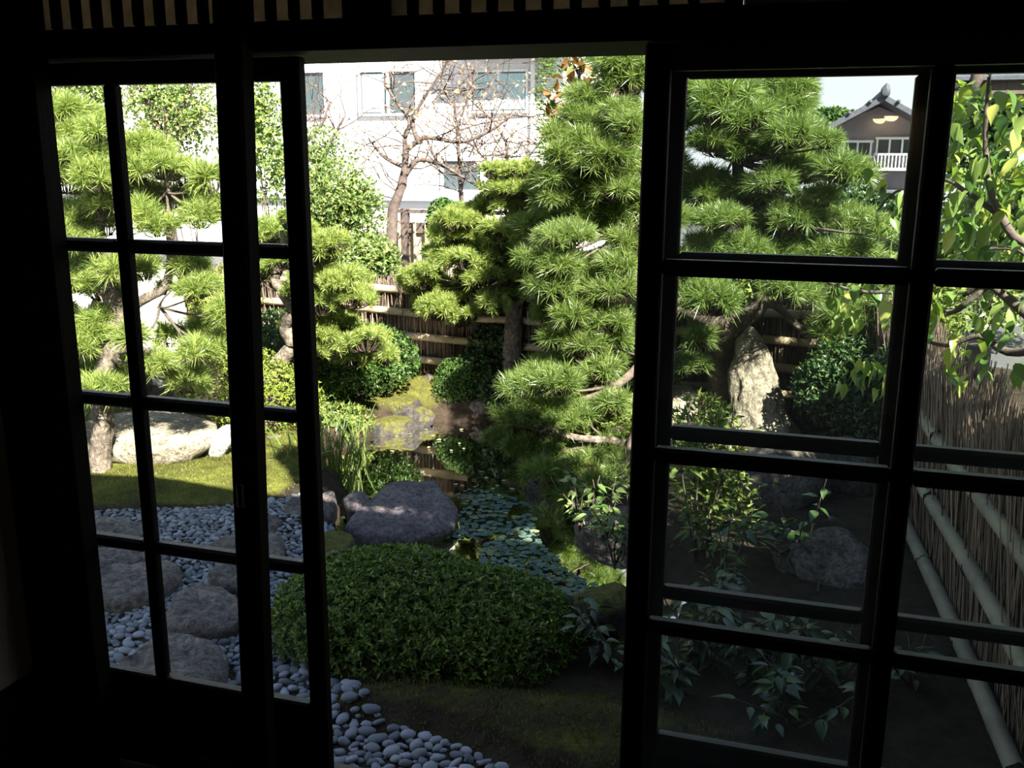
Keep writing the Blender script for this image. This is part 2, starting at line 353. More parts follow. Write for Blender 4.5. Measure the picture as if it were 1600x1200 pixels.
garden_door('door_1', -.437, 0.0, .406, .031, M['glass'])
garden_door('door_2', 1.2116, -.04, .432, .038, M['glassd'])
garden_door('door_3', 1.222, .125, .415, .038, M['glassd'], tilt=.0045)

# transom above the lintel: frames, thin bars and frosted panes
def transom(name, x0, x1):
    t = struct(empty(name, ((x0+x1)/2, 0, 1.838))); h = .40; w = (x1-x0)/2
    box('frame_stile', t, M['wood'], -w-.03, -w, -.055, -.02, 0, h); box('frame_stile', t, M['wood'], w, w+.03, -.055, -.02, 0, h)
    box('frame_rail', t, M['woodh'], -w, w, -.055, -.02, h-.03, h); box('frame_rail', t, M['woodh'], -w, w, -.055, -.02, 0, .008)
    n = int(round((x1-x0)/.0527))
    for k in range(1, n): box('lattice_bar', t, M['wood'], -w+k*2*w/n-.0098, -w+k*2*w/n+.0098, -.062, -.045, .008, h-.03, .002)
    box('frosted_pane', t, M['frost'], -w, w, -.034, -.031, .008, h-.03, 0)
transom('window_1', -.15, .572); transom('window_2', .668, 1.30)
struct(box('trim_7', None, M['wood'], .602, .638, -.07, .08, 1.838, 2.24, .003))
struct(box('trim_8', None, M['plaster'], 1.33, 4.2, -.02, .06, 1.838, 2.24, .003))
struct(box('trim_9', None, M['plaster'], -.30, -.18, -.03, .06, 1.838, 2.24, .003))
# roof over the doors; its eave shades the near half of the garden
V, F = chbox(-.9, 8.0, -5.2, .62, -.06, .06, .01)
V[:, 2] += 2.31 + .06 + (.62-V[:, 1])*.30
ro = struct(obj('roof', mesh_np('roof', V, F, M['brownwood'])))
# lamp hanging in the room behind the camera, seen as reflections in the dusty panes
lp = empty('bowl_lamp', (0, 0, 0), 'small warm glowing bowl lamp mirrored in the right hand panes', 'lamp')
dl = ray(1381, 186); yl = 5.0; pt = CAM + dl*((yl-CAM[1])/dl[1]); LX = (pt[0], 2*(-.04)-yl+.55, pt[2]-.008)
lp.location = LX
prof = [(0, -.030), (.018, -.028), (.032, -.019), (.040, -.004), (.041, 0)]
V, F = [], []
for r_, z_ in prof:
    for k in range(16): V.append((r_*math.cos(k*math.pi/8), r_*math.sin(k*math.pi/8), z_))
for i in range(len(prof)-1):
    for k in range(16): F.append([i*16+k, i*16+(k+1) % 16, (i+1)*16+(k+1) % 16, (i+1)*16+k])
obj('glass_bowl', mesh_np('bowl', V, quads_tris(F), M['lampglow'], smooth=True), lp)
V, F = tube([(0, 0, 0), (0, 0, 2.5-LX[2])], .003, 6); obj('flex', mesh_np('flex', V, F, M['cord']), lp)
V, F = tube([(0, 0, -.002), (0, 0, .02), (0, 0, .03)], [.042, .02, .008], 16); obj('cap', mesh_np('cap', V, F, M['metal']), lp)

# ------------------------------------------------------------------ the ground and the pond
POND = np.array([(-1.85, 4.1), (-1.75, 4.9), (-1.45, 5.5), (-.6, 5.62), (-.05, 5.1), (.12, 4.4), (.16, 3.7), (.6, 3.2), (1.05, 2.7), (1.0, 2.2),
                 (.55, 2.05), (-.1, 2.35), (-.75, 2.65), (-1.12, 2.95), (-1.25, 3.5), (-1.5, 3.85)])
WZ = -.60
def inpoly(x, y, P):
    x, y = np.asarray(x, float), np.asarray(y, float); ins = np.zeros(x.shape, bool); j = len(P)-1
    for i in range(len(P)):
        xi, yi, xj, yj = *P[i], *P[j]
        c = ((yi > y) != (yj > y)) & (x < (xj-xi)*(y-yi)/(yj-yi+1e-12)+xi); ins ^= c; j = i
    return ins
def polydist(x, y, P):
    d = np.full(np.shape(x), 1e9); n = len(P)
    for i in range(n):
        a, b = P[i], P[(i+1) % n]; ab = b-a; t = np.clip(((x-a[0])*ab[0]+(y-a[1])*ab[1])/(ab@ab), 0, 1)
        d = np.minimum(d, np.hypot(x-a[0]-t*ab[0], y-a[1]-t*ab[1]))
    return np.where(inpoly(x, y, P), -d, d)
def sm(a, b, x): t = np.clip((x-a)/(b-a), 0, 1); return t*t*(3-2*t)
MOSS_REG = [np.array([(-4.6, 2.45), (-2.5, 2.52), (-1.9, 2.75), (-1.45, 2.95), (-1.45, 3.75), (-1.75, 4.0), (-2.0, 4.6), (-4.6, 4.6)]),
            np.array([(-2.8, 4.9), (-1.7, 5.1), (-1.3, 5.65), (-.9, 5.75), (-.9, 6.6), (-2.8, 6.7)]),
            np.array([(-.15, .95), (.35, .98), (.75, .80), (1.5, .8), (1.4, 1.3), (.9, 1.45), (.1, 1.3), (-.2, 1.2)])]
def ground_z(x, y):
    d = polydist(x, y, POND)
    z = GZ + .03*np.sin(1.7*x+.4)*np.sin(1.3*y) + .018*np.sin(5.1*x+1)*np.cos(4.3*y)
    z = z + .09*sm(.0, .5, -polydist(x, y, MOSS_REG[1])) + .05*sm(0, .35, -polydist(x, y, MOSS_REG[0])) + .05*sm(0, .15, -polydist(x, y, MOSS_REG[2]))
    z = z + .10*sm(4.5, 6.5, y)
    return np.where(d < 0, np.maximum(z-.30-.5*sm(0, .5, -d), -1.0), z - .12*(1-sm(0, .18, d)))
gx, gy = np.linspace(-7, 4.5, 300), np.linspace(.2, 8.2, 230)
X, Y_ = np.meshgrid(gx, gy); Z = ground_z(X, Y_) + rng.normal(0, .003, X.shape)
V = np.stack([X, Y_, Z], -1).reshape(-1, 3); nx, ny = len(gx), len(gy)
ii = (np.arange(ny-1)[:, None]*nx+np.arange(nx-1)).ravel()
me = mesh_np('garden_ground', V, np.stack([ii, ii+1, ii+nx+1, ii+nx], -1), M['ground'], smooth=True)
mo = np.zeros(len(V))
for R_ in MOSS_REG: mo = np.maximum(mo, sm(-.05, .15, -polydist(V[:, 0], V[:, 1], R_)))
av = me.attributes.new('moss', 'FLOAT', 'POINT'); av.data.foreach_set('value', (mo*np.where(V[:, 1] < 2, .42, np.where(V[:, 1] > 4.7, .52, .75))).astype(np.float32))
go = struct(obj('garden_ground', me))
struct(box('street_ground', None, M['asphalt'], -40, 40, 8.2, 60, -.55, -.45, 0))
pv = np.array([(*p, WZ) for p in (POND-np.array([-.4, 3.9]))*1.08+np.array([-.4, 3.9])])
bm = bmesh.new(); bm.faces.new([bm.verts.new(v) for v in pv]); bmesh.ops.triangulate(bm, faces=bm.faces[:])
wme = bpy.data.meshes.new('pond_water'); bm.to_mesh(wme); bm.free(); wme.materials.append(M['water'])
struct(obj('pond_water', wme))

# ------------------------------------------------------------------ rocks
_ico = {}
def ico(sub):
    if sub not in _ico:
        bm = bmesh.new(); bmesh.ops.create_icosphere(bm, subdivisions=sub, radius=1); bm.verts.index_update()
        _ico[sub] = (np.array([v.co[:] for v in bm.verts]), np.array([[v.index for v in f.verts] for f in bm.faces])); bm.free()
    return _ico[sub]
def rock_mesh(size, seed, rough=.25, flat=None, cuts=7, sub=4):
    V, F = ico(sub); V = V.copy(); rg = np.random.default_rng(seed)
    off = Vector(rg.uniform(-20, 20, 3))
    for i, v in enumerate(V):
        p = Vector(v)
        V[i] = v*(1+rough*mnoise.noise(p*1.2+off)+.4*rough*mnoise.noise(p*2.7+off)+.16*rough*mnoise.noise(p*7+off)+.07*rough*mnoise.noise(p*17+off))
    for k in range(cuts):
        n = rg.normal(size=3); n /= np.linalg.norm(n); d = rg.uniform(.68, .9)
        V -= np.maximum(0, V@n-d)[:, None]*n*.85
    if flat is not None:
        over = np.maximum(0, V[:, 2]-flat); V[:, 2] -= over*.88
    V[:, 2] = np.maximum(V[:, 2], -.75)
    return V*np.array(size)/2, F
def rock(name, loc, size, seed, mat, label, rough=.25, flat=None, cuts=7, rz=0, cat='rock', group=None, sub=4, sink=.25, rot=None):
    V, F = rock_mesh(size, seed, rough, flat, cuts, sub)
    o = obj(name, mesh_np(name, V, F, mat, smooth=True), None, (loc[0], loc[1], loc[2]+size[2]*(.5-sink)), rot or (0, 0, rz))
    return tag(o, label, cat, group)
def poly_stone(name, outline, top, thick, mat, label, seed=0, cat='stepping stone', group=None, dome=.010, rough=.010, tilt=(0, 0)):
    # flat stone from an outline seen on the ground: rings shrink inwards, sides drop down
    P = np.array(outline, float)[:, :2]; P = np.vstack([smooth_path(np.vstack([P, P[:1]]), 4)[:-1]]); c = P.mean(0); n = len(P)
    rg = np.random.default_rng(seed); off = Vector(rg.uniform(-9, 9, 3)); rings = []
    for s, dz in ((1.0, -thick), (1.05, -thick*.55), (1.03, -thick*.18), (.975, -.006), (.9, .25*dome), (.75, .6*dome), (.55, .85*dome), (.3, dome), (.1, dome)):
        R_ = c+(P-c)*s; q = []
        for x, y in R_:
            nz = mnoise.noise(Vector((x*5, y*5, s*3))+off)*rough*2.2+mnoise.noise(Vector((x*17, y*17, s*3))+off)*rough
            jx = 1+.05*mnoise.noise(Vector((x*6, y*6, dz*20))+off)
            q.append(((x-c[0])*jx, (y-c[1])*jx, top+dz+(nz if dz > -thick*.3 else 0)+tilt[0]*(x-c[0])+tilt[1]*(y-c[1])))
        rings.append(q)
    V = np.array(rings).reshape(-1, 3); F = []
    for i in range(len(rings)-1):
        for k in range(n): F.append([i*n+k, i*n+(k+1) % n, (i+1)*n+(k+1) % n, (i+1)*n+k])
    F = list(quads_tris(F)); m_ = (len(rings)-1)*n
    V = np.vstack([V, [[0, 0, V[m_:, 2].mean()]]])
    for k in range(n): F.append(np.array([m_+k, m_+(k+1) % n, len(V)-1]))
    o = obj(name, mesh_np(name, V, np.array(F), mat, smooth=True), None, (c[0], c[1], 0)); return tag(o, label, cat, group)
def outl(pts, z): return [gr(x, y, z)[:2] for x, y in pts]

ST = -.385
poly_stone('stepping_stone', outl([(190, 1030), (232, 1000), (275, 985), (325, 993), (352, 1018), (350, 1048), (330, 1062), (270, 1068), (215, 1060)], ST), ST, .10, M['stone_step'],
           'rough dark stepping stone nearest the doors, at the foot of the left panes', 11, group='stepping stones', rough=.018, dome=.02)
poly_stone('stepping_stone', outl([(258, 955), (280, 925), (310, 910), (345, 915), (372, 935), (372, 962), (345, 972), (300, 974), (265, 968)], ST), ST, .09, M['stone_step'],
           'speckled grey angular stepping stone in the middle of the pebbles', 12, group='stepping stones', rough=.014)
poly_stone('stepping_stone', outl([(128, 905), (165, 885), (205, 878), (250, 872), (280, 882), (272, 900), (235, 922), (190, 932), (150, 930)], ST), ST, .09, M['stone_step'],
           'wide brownish stepping stone behind the corner post with a cracked edge', 13, group='stepping stones', rough=.014)
poly_stone('stepping_stone', outl([(326, 893), (340, 877), (365, 876), (400, 880), (404, 900), (380, 908), (345, 905)], ST), ST, .10, M['stone_step'],
           'small blocky stepping stone half hidden by the dark post', 14, group='stepping stones')
poly_stone('stepping_stone', outl([(332, 848), (345, 836), (380, 830), (435, 833), (442, 848), (438, 866), (400, 868), (350, 860)], ST), ST, .09, M['stone_step'],
           'pale flat stepping stone on both sides of the dark post', 15, group='stepping stones')
poly_stone('stepping_stone', outl([(105, 868), (140, 855), (190, 853), (235, 858), (225, 868), (170, 880), (120, 885)], ST), ST, .08, M['stone_step'],
           'long pale stepping stone crossing under the lowest left glazing bar', 16, group='stepping stones')
poly_stone('stepping_stone', outl([(100, 815), (150, 808), (205, 812), (232, 822), (215, 836), (160, 840), (110, 838)], ST), ST, .08, M['stone_step'],
           'broad shaded stepping stone next to the moss edge', 17, group='stepping stones')
BS = -.50
poly_stone('flat_pond_stone', outl([(541, 812), (560, 793), (582, 772), (600, 757), (640, 750), (680, 749), (692, 768), (708, 785), (712, 800), (695, 818), (640, 832), (590, 832), (555, 824)], BS), BS, .12, M['stone'],
           'large flat grey violet stone reaching over the pond', 21, cat='rock', rough=.012, dome=.035)
for nm, pts, top, th, mt, lb, sd in (
    ('edge_stone', [(498, 838), (515, 828), (545, 830), (556, 848), (548, 866), (520, 872), (498, 862)], -.43, .2, 'stone_moss', 'rounded dark stone with mossy rim left of the large flat stone', 31),
    ('edge_stone', [(505, 868), (520, 862), (536, 868), (536, 884), (515, 890), (503, 882)], -.42, .12, 'stone_step', 'small reddish stone at the top left edge of the clipped hedge', 32),
    ('edge_stone', [(436, 792), (455, 780), (490, 779), (500, 790), (480, 802), (450, 803)], -.42, .1, 'stone_step', 'pinkish grey stone lying on the pebbles beside the moss', 33),
    ('edge_stone', [(500, 775), (520, 770), (526, 785), (515, 800), (498, 795)], -.44, .1, 'stone_step', 'small grey stone between the moss and the large flat stone', 34),
    ('edge_stone', [(535, 775), (552, 768), (575, 770), (570, 785), (548, 792)], -.46, .12, 'stone', 'low grey stone tucked behind the large flat stone', 35),
    ('edge_stone', [(404, 815), (420, 806), (438, 812), (436, 826), (412, 830)], -.43, .07, 'stone_step', 'small purplish stone set among the pebbles right of the dark post', 36)):
    poly_stone(nm, outl(pts, top), top, th, M[mt], lb, sd, cat='rock', dome=.02)
p = gr(200, 725); rock('flat_garden_rock', (p[0]-.05, p[1]+.25, GZ), (1.15, .7, .50), 41, M['stone_pale'], 'broad low sunlit rock behind the left pine trunk', .2, .35, 6)
p = gr(330, 720); rock('garden_rock', (p[0]+.05, p[1]+.05, GZ), (.16, .14, .36), 42, M['stone_white'], 'narrow leaning white sunlit rock at the foot of the yellowish hedge', .2, None, 8, rot=(.1, .75, 0), sink=.15)
p = at(255, 545, 5.3); rock('garden_rock', (p[0], p[1], GZ), (.50, .35, 1.30), 43, M['stone_white'], 'tall blown-out white standing rock behind the left pine', .2, None, 8, sink=.1)
p = at(600, 640, 5.35); rock('bank_rock', (p[0]-.12, 5.45, -.62), (1.10, .62, .44), 44, M['stone_moss'], 'long moss-capped rock on the far pond bank', .3, .45, 6, sink=.2)
p = at(608, 655, 5.15); rock('bank_rock', (p[0], 5.12, -.70), (.46, .36, .34), 45, M['stone_moss'], 'small mossy rock at the waterline below the moss-capped rock', .2, .6, 6, sink=.2)
p = at(680, 640, 5.62); rock('bank_rock', (p[0], 5.72, -.78), (.46, .30, .42), 46, M['stone_moss'], 'dark lichen-spotted rock at the back of the pond', .25, None, 8, sink=.15)
p = at(665, 605, 5.75); rock('bank_rock', (p[0]-.05, 5.95, -.5), (.24, .2, .26), 47, M['stone_brown'], 'small pointed grey rock left of the ball shrub', .25, None, 8, sink=.2)
p = at(760, 645, 5.6); rock('bank_rock', (p[0], 5.75, -.72), (.5, .4, .42), 48, M['stone_brown'], 'shaded dark rock under the ball shrub at the pond edge', .25, None, 8, sink=.15)
def taper_rock(name, base, W_, D_, H_, lean, tip, seed, mat, label):
    V, F = ico(5); V = V.copy(); off = Vector((seed*1.7, seed*.9, 3)); t = (V[:, 2]+1)/2
    rad = np.hypot(V[:, 0], V[:, 1])+1e-6; prof = np.minimum(1, rad*1.55)**.9*(1-(1-tip)*np.clip(t, 0, 1)**.9)
    A = V[:, :2]/rad[:, None]*prof[:, None]; Z_ = t
    for i in range(len(V)):
        p = Vector((A[i, 0]*1.3, A[i, 1]*1.3, Z_[i]*2.2))+off
        k = 1+.30*mnoise.noise(p*1.3)+.14*mnoise.noise(p*3.1)+.07*mnoise.noise(p*8)+.03*mnoise.noise(p*19)
        A[i] *= k; Z_[i] += .05*mnoise.noise(p*2.1)
    P_ = np.stack([A[:, 0]*W_/2+lean*Z_, A[:, 1]*D_/2, Z_*H_-.04], -1)
    return tag(obj(name, mesh_np(name, P_, F, M[mat], smooth=True), None, base), label, 'rock')
p = at(1192, 690, 5.22); taper_rock('standing_rock', (p[0], 5.25, GZ-.03), .60, .44, .92, -.15, .30, 51, 'stone_pale', 'tall tapering pale standing rock beside the dark pine trunk')
p = at(1215, 790, 3.9); rock('garden_rock', (p[0], 4.05, -.62), (.62, .5, .62), 52, M['stone_brown'], 'big rounded dark rock seen through the third row of right panes', .2, None, 7, sink=.15)
p = at(1310, 785, 4.1); rock('garden_rock', (p[0]+.08, 4.35, -.55), (.50, .4, .50), 53, M['stone_brown'], 'grey rock right of the big rounded dark rock', .2, None, 7, sink=.15)
p = at(1290, 920, 2.9); rock('garden_rock', (p[0], 2.95, -.55), (.58, .42, .36), 54, M['stone_step'], 'craggy pale topped rock close to the fence in the shade', .35, None, 9, sink=.2, sub=5)
p = gr(920, 1010); rock('garden_rock', (p[0]+.02, p[1]+.12, GZ), (.34, .28, .30), 55, M['stone_moss'], 'dark mossy boulder at the right end of the clipped hedge', .2, None, 6, sink=.2)
p = at(840, 745, 4.0); rock('bank_rock', (p[0]+.35, 4.1, -.72), (.9, .5, .42), 56, M['stone_moss'], 'mossy rock under the low pine boughs on the right pond bank', .25, None, 7, sink=.15)
p = at(850, 765, 3.8); rock('bank_rock', (p[0]+.02, 3.75, -.66), (.11, .10, .14), 57, M['stone_pale'], 'small white rock at the waterline below the low pine boughs', .25, None, 7, sink=.15)
p = at(930, 830, 3.3); rock('bank_rock', (p[0]+.15, 3.4, -.72), (.7, .45, .36), 58, M['stone_brown'], 'dark rock hidden among leaves on the right pond bank', .25, None, 7, sink=.15)
p = at(205, 640, 4.7); rock('garden_rock', (p[0], p[1], GZ), (.4, .3, .5), 59, M['stone_brown'], 'dark rock in the gap behind the broad sunlit rock', .25, None, 7, sink=.1)
p = at(160, 560, 4.6); rock('garden_rock', (p[0], p[1], GZ), (.35, .3, .95), 60, M['stone_brown'], 'upright brown rock behind the lower left pine boughs', .2, None, 7, sink=.05)
p = at(1075, 640, 5.3); rock('garden_rock', (p[0]-.1, p[1]+.2, GZ), (.45, .4, .38), 61, M['stone_pale'], 'low pale rock left of the right pine trunk', .25, None, 7, sink=.15)

# ------------------------------------------------------------------ pebbles
PEB_REG = [np.array([(-2.9, 2.40), (-2.45, 2.50), (-1.9, 2.72), (-1.45, 2.98), (-1.25, 3.2), (-1.1, 2.95), (-.85, 2.65), (-.55, 2.2), (-.60, 1.6), (-.2, 1.25), (.15, 1.0), (.45, .92), (.66, .82), (.7, .55), (-1.5, .35), (-3.2, 1.6)])]
peb_var = []
for k in range(6):
    V, F = ico(2); V = V.copy(); o_ = Vector((k*3.1, k*1.7, 2))
    for i, v in enumerate(V): V[i] = v*(1+.22*mnoise.noise(Vector(v)*1.1+o_))
    peb_var.append((V*np.array([1, .72, .46]), F))
peb_me = [mesh_np('pebble', V*.5, F, M['pebble'], smooth=True) for V, F in peb_var]
STONES = [o for o in SC.objects if o.name.startswith(('stepping_stone', 'edge_stone'))]
def blocked(x, y):
    for o in STONES:
        bb = [Vector(c) for c in o.bound_box]; hx = (bb[6].x-bb[0].x)/2; hy = (bb[6].y-bb[0].y)/2
        if ((x-o.location.x)/hx)**2+((y-o.location.y)/hy)**2 < .86: return True
    return False
# dart throwing on a grid keeps the pebbles from piling into one another
cell = .021; occ = {}; pebs = []
tries = rng.uniform((-3.0, .4), (.75, 3.15), (90000, 2))
okm = inpoly(tries[:, 0], tries[:, 1], PEB_REG[0])
for (x, y) in tries[okm]:
    s = rng.uniform(.042, .075) if y < 1.35 else rng.uniform(.030, .054)
    ci, cj = int(x/cell), int(y/cell); bad = False
    for a in range(-3, 4):
        for b_ in range(-3, 4):
            q = occ.get((ci+a, cj+b_))
            if q and (q[0]-x)**2+(q[1]-y)**2 < (.40*(q[2]+s))**2*.80: bad = True; break
        if bad: break
    if bad or blocked(x, y): continue
    occ[(ci, cj)] = (x, y, s); pebs.append((x, y, s))
# which ones the camera sees through the panes: nearest first
def px_of(p):
    d = np.array(p)-CAM; z = d@_w; return 800+FOC*(d@_r)/z, 600-FOC*(d@_u)/z
HED = np.array([.12, 1.62])
def seen(x, y):
    u, v = px_of((x, y, GZ+.03))
    if not (145 < u < 760 and 780 < v < 1196): return False
    if 366 < u < 432 or 480 < u < 512: return False
    if u > 512: return v > 1090 and u < 745
    if u > 432 and v > 890 and u > 440 and v < 1040 and u > 462: return False
    return v < 1030+(u-150)*.21
vis = sorted([p for p in pebs if seen(p[0], p[1])], key=lambda p: -p[2]/((p[0]-CAM[0])**2+(p[1]-CAM[1])**2)**.5)
ind = set(vis[:300])
for q in vis[:300]:
    x, y, s = q; zz = float(ground_z(np.array([x]), np.array([y]))[0])
    o = obj('pebble', peb_me[int(rng.integers(6))], None, (x, y, zz+s*.16), (rng.normal(0, .22), rng.normal(0, .22), rng.uniform(0, 6.28)), s)
    u, v = px_of((x, y, zz))
    if u > 505: tag(o, 'smooth blue grey pebble on the strip in front of the clipped hedge', 'pebble', 'pebbles in front of the hedge')
    else: tag(o, 'smooth blue grey pebble among the stepping stones behind the left panes', 'pebble', 'pebbles behind the left panes')
parts = []
for x, y, s in pebs:
    if (x, y, s) in ind: continue
    V, F = peb_var[int(rng.integers(6))]; a = rng.uniform(0, 6.28); ca, sa = math.cos(a), math.sin(a); t1, t2 = rng.normal(0, .25, 2)
    W_ = V*s*.5; W_ = np.stack([W_[:, 0]*ca-W_[:, 1]*sa, W_[:, 0]*sa+W_[:, 1]*ca, W_[:, 2]+t1*W_[:, 0]+t2*W_[:, 1]], -1)
    parts.append((W_+np.array([x, y, float(ground_z(np.array([x]), np.array([y]))[0])+s*.16]), F))
V, F = joinarr(parts)
tag(obj('pebble_bed', mesh_np('pebble_bed', V, F, M['pebble'], smooth=True)), 'bed of small blue grey river pebbles filling the yard', 'pebbles', kind='stuff')
# a lower layer of smaller pebbles shows in the gaps
gxy = rng.uniform((-3.0, .4), (.75, 3.15), (9000, 2)); gxy = gxy[inpoly(gxy[:, 0], gxy[:, 1], PEB_REG[0])]
V0, F0 = ico(1); V0 = V0*np.array([1, .75, .5]); S_ = rng.uniform(.012, .022, len(gxy))
zz = ground_z(gxy[:, 0], gxy[:, 1])+.002
V = V0[None]*S_[:, None, None]+np.concatenate([gxy, zz[:, None]], 1)[:, None, :]
F = F0[None]+(np.arange(len(gxy))*len(V0))[:, None, None]
tag(obj('fine_gravel', mesh_np('fine_gravel', V, F.reshape(-1, 3), M['pebble'], smooth=True)), 'fine grey gravel showing in the gaps between the pebbles', 'gravel', kind='stuff')
# ------------------------------------------------------------------ fences
def twig_wall(A, B, z0, z1f, n, seed, thick=.05, r=(.0035, .008)):
    # upright brushwood between two ground points; triangular prisms, joined as one part
    rg = np.random.default_rng(seed); A, B = np.array(A, float), np.array(B, float); d = B-A; L_ = np.hypot(*d); nrm = np.array([-d[1], d[0]])/L_
    t = rg.uniform(0, 1, n); off = rg.uniform(-thick, thick, n); base = A+np.outer(t, d)+np.outer(off, nrm)
    h1 = np.array([z1f(q) for q in t])+rg.normal(0, .03, n); h0 = np.where(rg.random(n) < .55, z0, z0+rg.uniform(0, .6, n)*(h1-z0))
    lean = rg.normal(0, .05, (n, 2)); R_ = rg.uniform(*r, n); V = np.zeros((n, 3, 3, 3))
    for lv, f in enumerate((0, .5, 1)):
        c = np.concatenate([base+lean*f+(rg.normal(0, .012, (n, 2)) if lv == 1 else 0), (h0+(h1-h0)*f)[:, None]], 1)
        for k in range(3):
            a = k*2*math.pi/3+rg.uniform(0, 1); V[:, lv, k] = c+np.stack([np.cos(a)*R_, np.sin(a)*R_, 0*R_], -1)*(1 if lv < 2 else .6)
    F = []
    for lv in range(2):
        for k in range(3):
            a, b_ = lv*3+k, lv*3+(k+1) % 3; F += [[a, b_, b_+3], [a, b_+3, a+3]]
    F = np.array(F); return V.reshape(-1, 3), (F[None]+(np.arange(n)*9)[:, None, None]).reshape(-1, 3)
def bamboo(name, parent, mat, p0, p1, r, node=.32, seed=0):
    P0, P1 = np.array(p0, float), np.array(p1, float); L_ = np.linalg.norm(P1-P0); rg = np.random.default_rng(seed)
    pts, rad = [], []; s = 0.0; nxt = rg.uniform(.08, node)
    stops = []
    while nxt < L_: stops.append(nxt); nxt += node*rg.uniform(.85, 1.15)
    prev = 0
    pts.append(0); rad.append(r)
    for q in stops:
        pts += [q-.012, q-.004, q, q+.006, q+.016]; rad += [r*.99, r*1.06, r*.95, r*1.07, r]
    pts.append(L_); rad.append(r*.97)
    d = (P1-P0)/L_; sag = np.array([0, 0, 1.0])
    P = np.array([d*q+sag*.012*math.sin(q*2.1+seed) for q in pts])
    V, F = tube(P, rad, 12)
    return obj(name, mesh_np(name, V, F, mat, smooth=True), parent, P0)
def cord_wrap(parent, c, d, r):
    d = np.array(d, float)/np.linalg.norm(d); s = np.cross(d, (0, 0, 1)); s /= np.linalg.norm(s); t = np.cross(s, d)
    P = [d*(k/10-1)*.012+(s*math.cos(k*1.2)+t*math.sin(k*1.2))*(r+.003) for k in range(21)]
    V, F = tube(P, .0035, 5); obj('cord_tie', mesh_np('cord_tie', V, F, M['cord']), parent, c)
# far fence behind the pond
FA, FB = np.array([-5.6, 6.50]), np.array([2.06, 5.66])
ff = empty('brushwood_fence', (FA[0], FA[1], GZ), 'brown brushwood fence with tan bamboo rails closing the back of the garden', 'fence')
ffz = Vector((FA[0], FA[1], GZ))
V, F = twig_wall(FA, FB, GZ+.02, lambda t: .52+.03*math.sin(t*40), 5200, 3, .05, (.004, .009)); V = V-np.array(ffz)
tag(obj('brushwood', mesh_np('brushwood', V, F, M['brush']), ff), kind='stuff')
dF = (FB-FA)/np.linalg.norm(FB-FA); nF = np.array([dF[1], -dF[0]])
for i, z in enumerate((-.18, .04, .26, .47)):
    a = np.array([*(FA+nF*.085), z])-np.array(ffz); b_ = np.array([*(FB+nF*.085), z])-np.array(ffz)
    bamboo('bamboo_rail', ff, M['bamboo_tan'], a, b_, .034, .42, i)
for k in range(7):
    q = FA+(FB-FA)*(k+.4)/7.2; V, F = tube([(0, 0, 0), (0, 0, .5), (0, 0, 1.02)], .05, 10); obj('post', mesh_np('post', V, F, M['brownwood'], smooth=True), ff, (q[0]-ffz.x-nF[0]*.07, q[1]-ffz.y-nF[1]*.07, -.05))
# right fence running out from the house
RA, RB = np.array([2.335, .30]), np.array([2.07, 5.60])
rf = empty('brushwood_fence', (RA[0], RA[1], GZ), 'dark weathered brushwood fence with thick grey bamboo rails along the right side', 'fence')
rfz = np.array([RA[0], RA[1], GZ])
V, F = twig_wall(RA+np.array([.06, 0]), RB+np.array([.06, 0]), GZ, lambda t: .62+.05*math.sin(t*30), 7000, 5, .05, (.0022, .0052)); V = V-rfz
tag(obj('brushwood', mesh_np('brushwood', V, F, M['brush']), rf), kind='stuff')
dR = (RB-RA)/np.linalg.norm(RB-RA)
for i, z in enumerate((-.335, 0.0, .31)):
    a = np.array([RA[0]-.03, RA[1], z])-rfz; b_ = np.array([RB[0]-.03, RB[1], z])-rfz
    rl = bamboo('bamboo_rail', rf, M['bamboo_old'], a, b_, .034, .30, 10+i)
    for s in (.9, 1.75, 2.6, 3.5): cord_wrap(rl, (b_-a)*s/5.3, b_-a, .034)
for y_, top, r_ in ((2.95, .76, .055), (1.75, .62, .05), (5.3, .75, .05), (.5, .62, .05)):
    x_ = RA[0]+(RB[0]-RA[0])*(y_-RA[1])/(RB[1]-RA[1])+.11; V, F = tube([(0, 0, 0), (0, 0, .6), (0, 0, top-GZ-.02), (0, 0, top-GZ)], [r_, r_, r_, r_*.93], 14)
    obj('post', mesh_np('post', V, F, M['bark_grey'], smooth=False), rf, (x_-rfz[0], y_-rfz[1], 0))

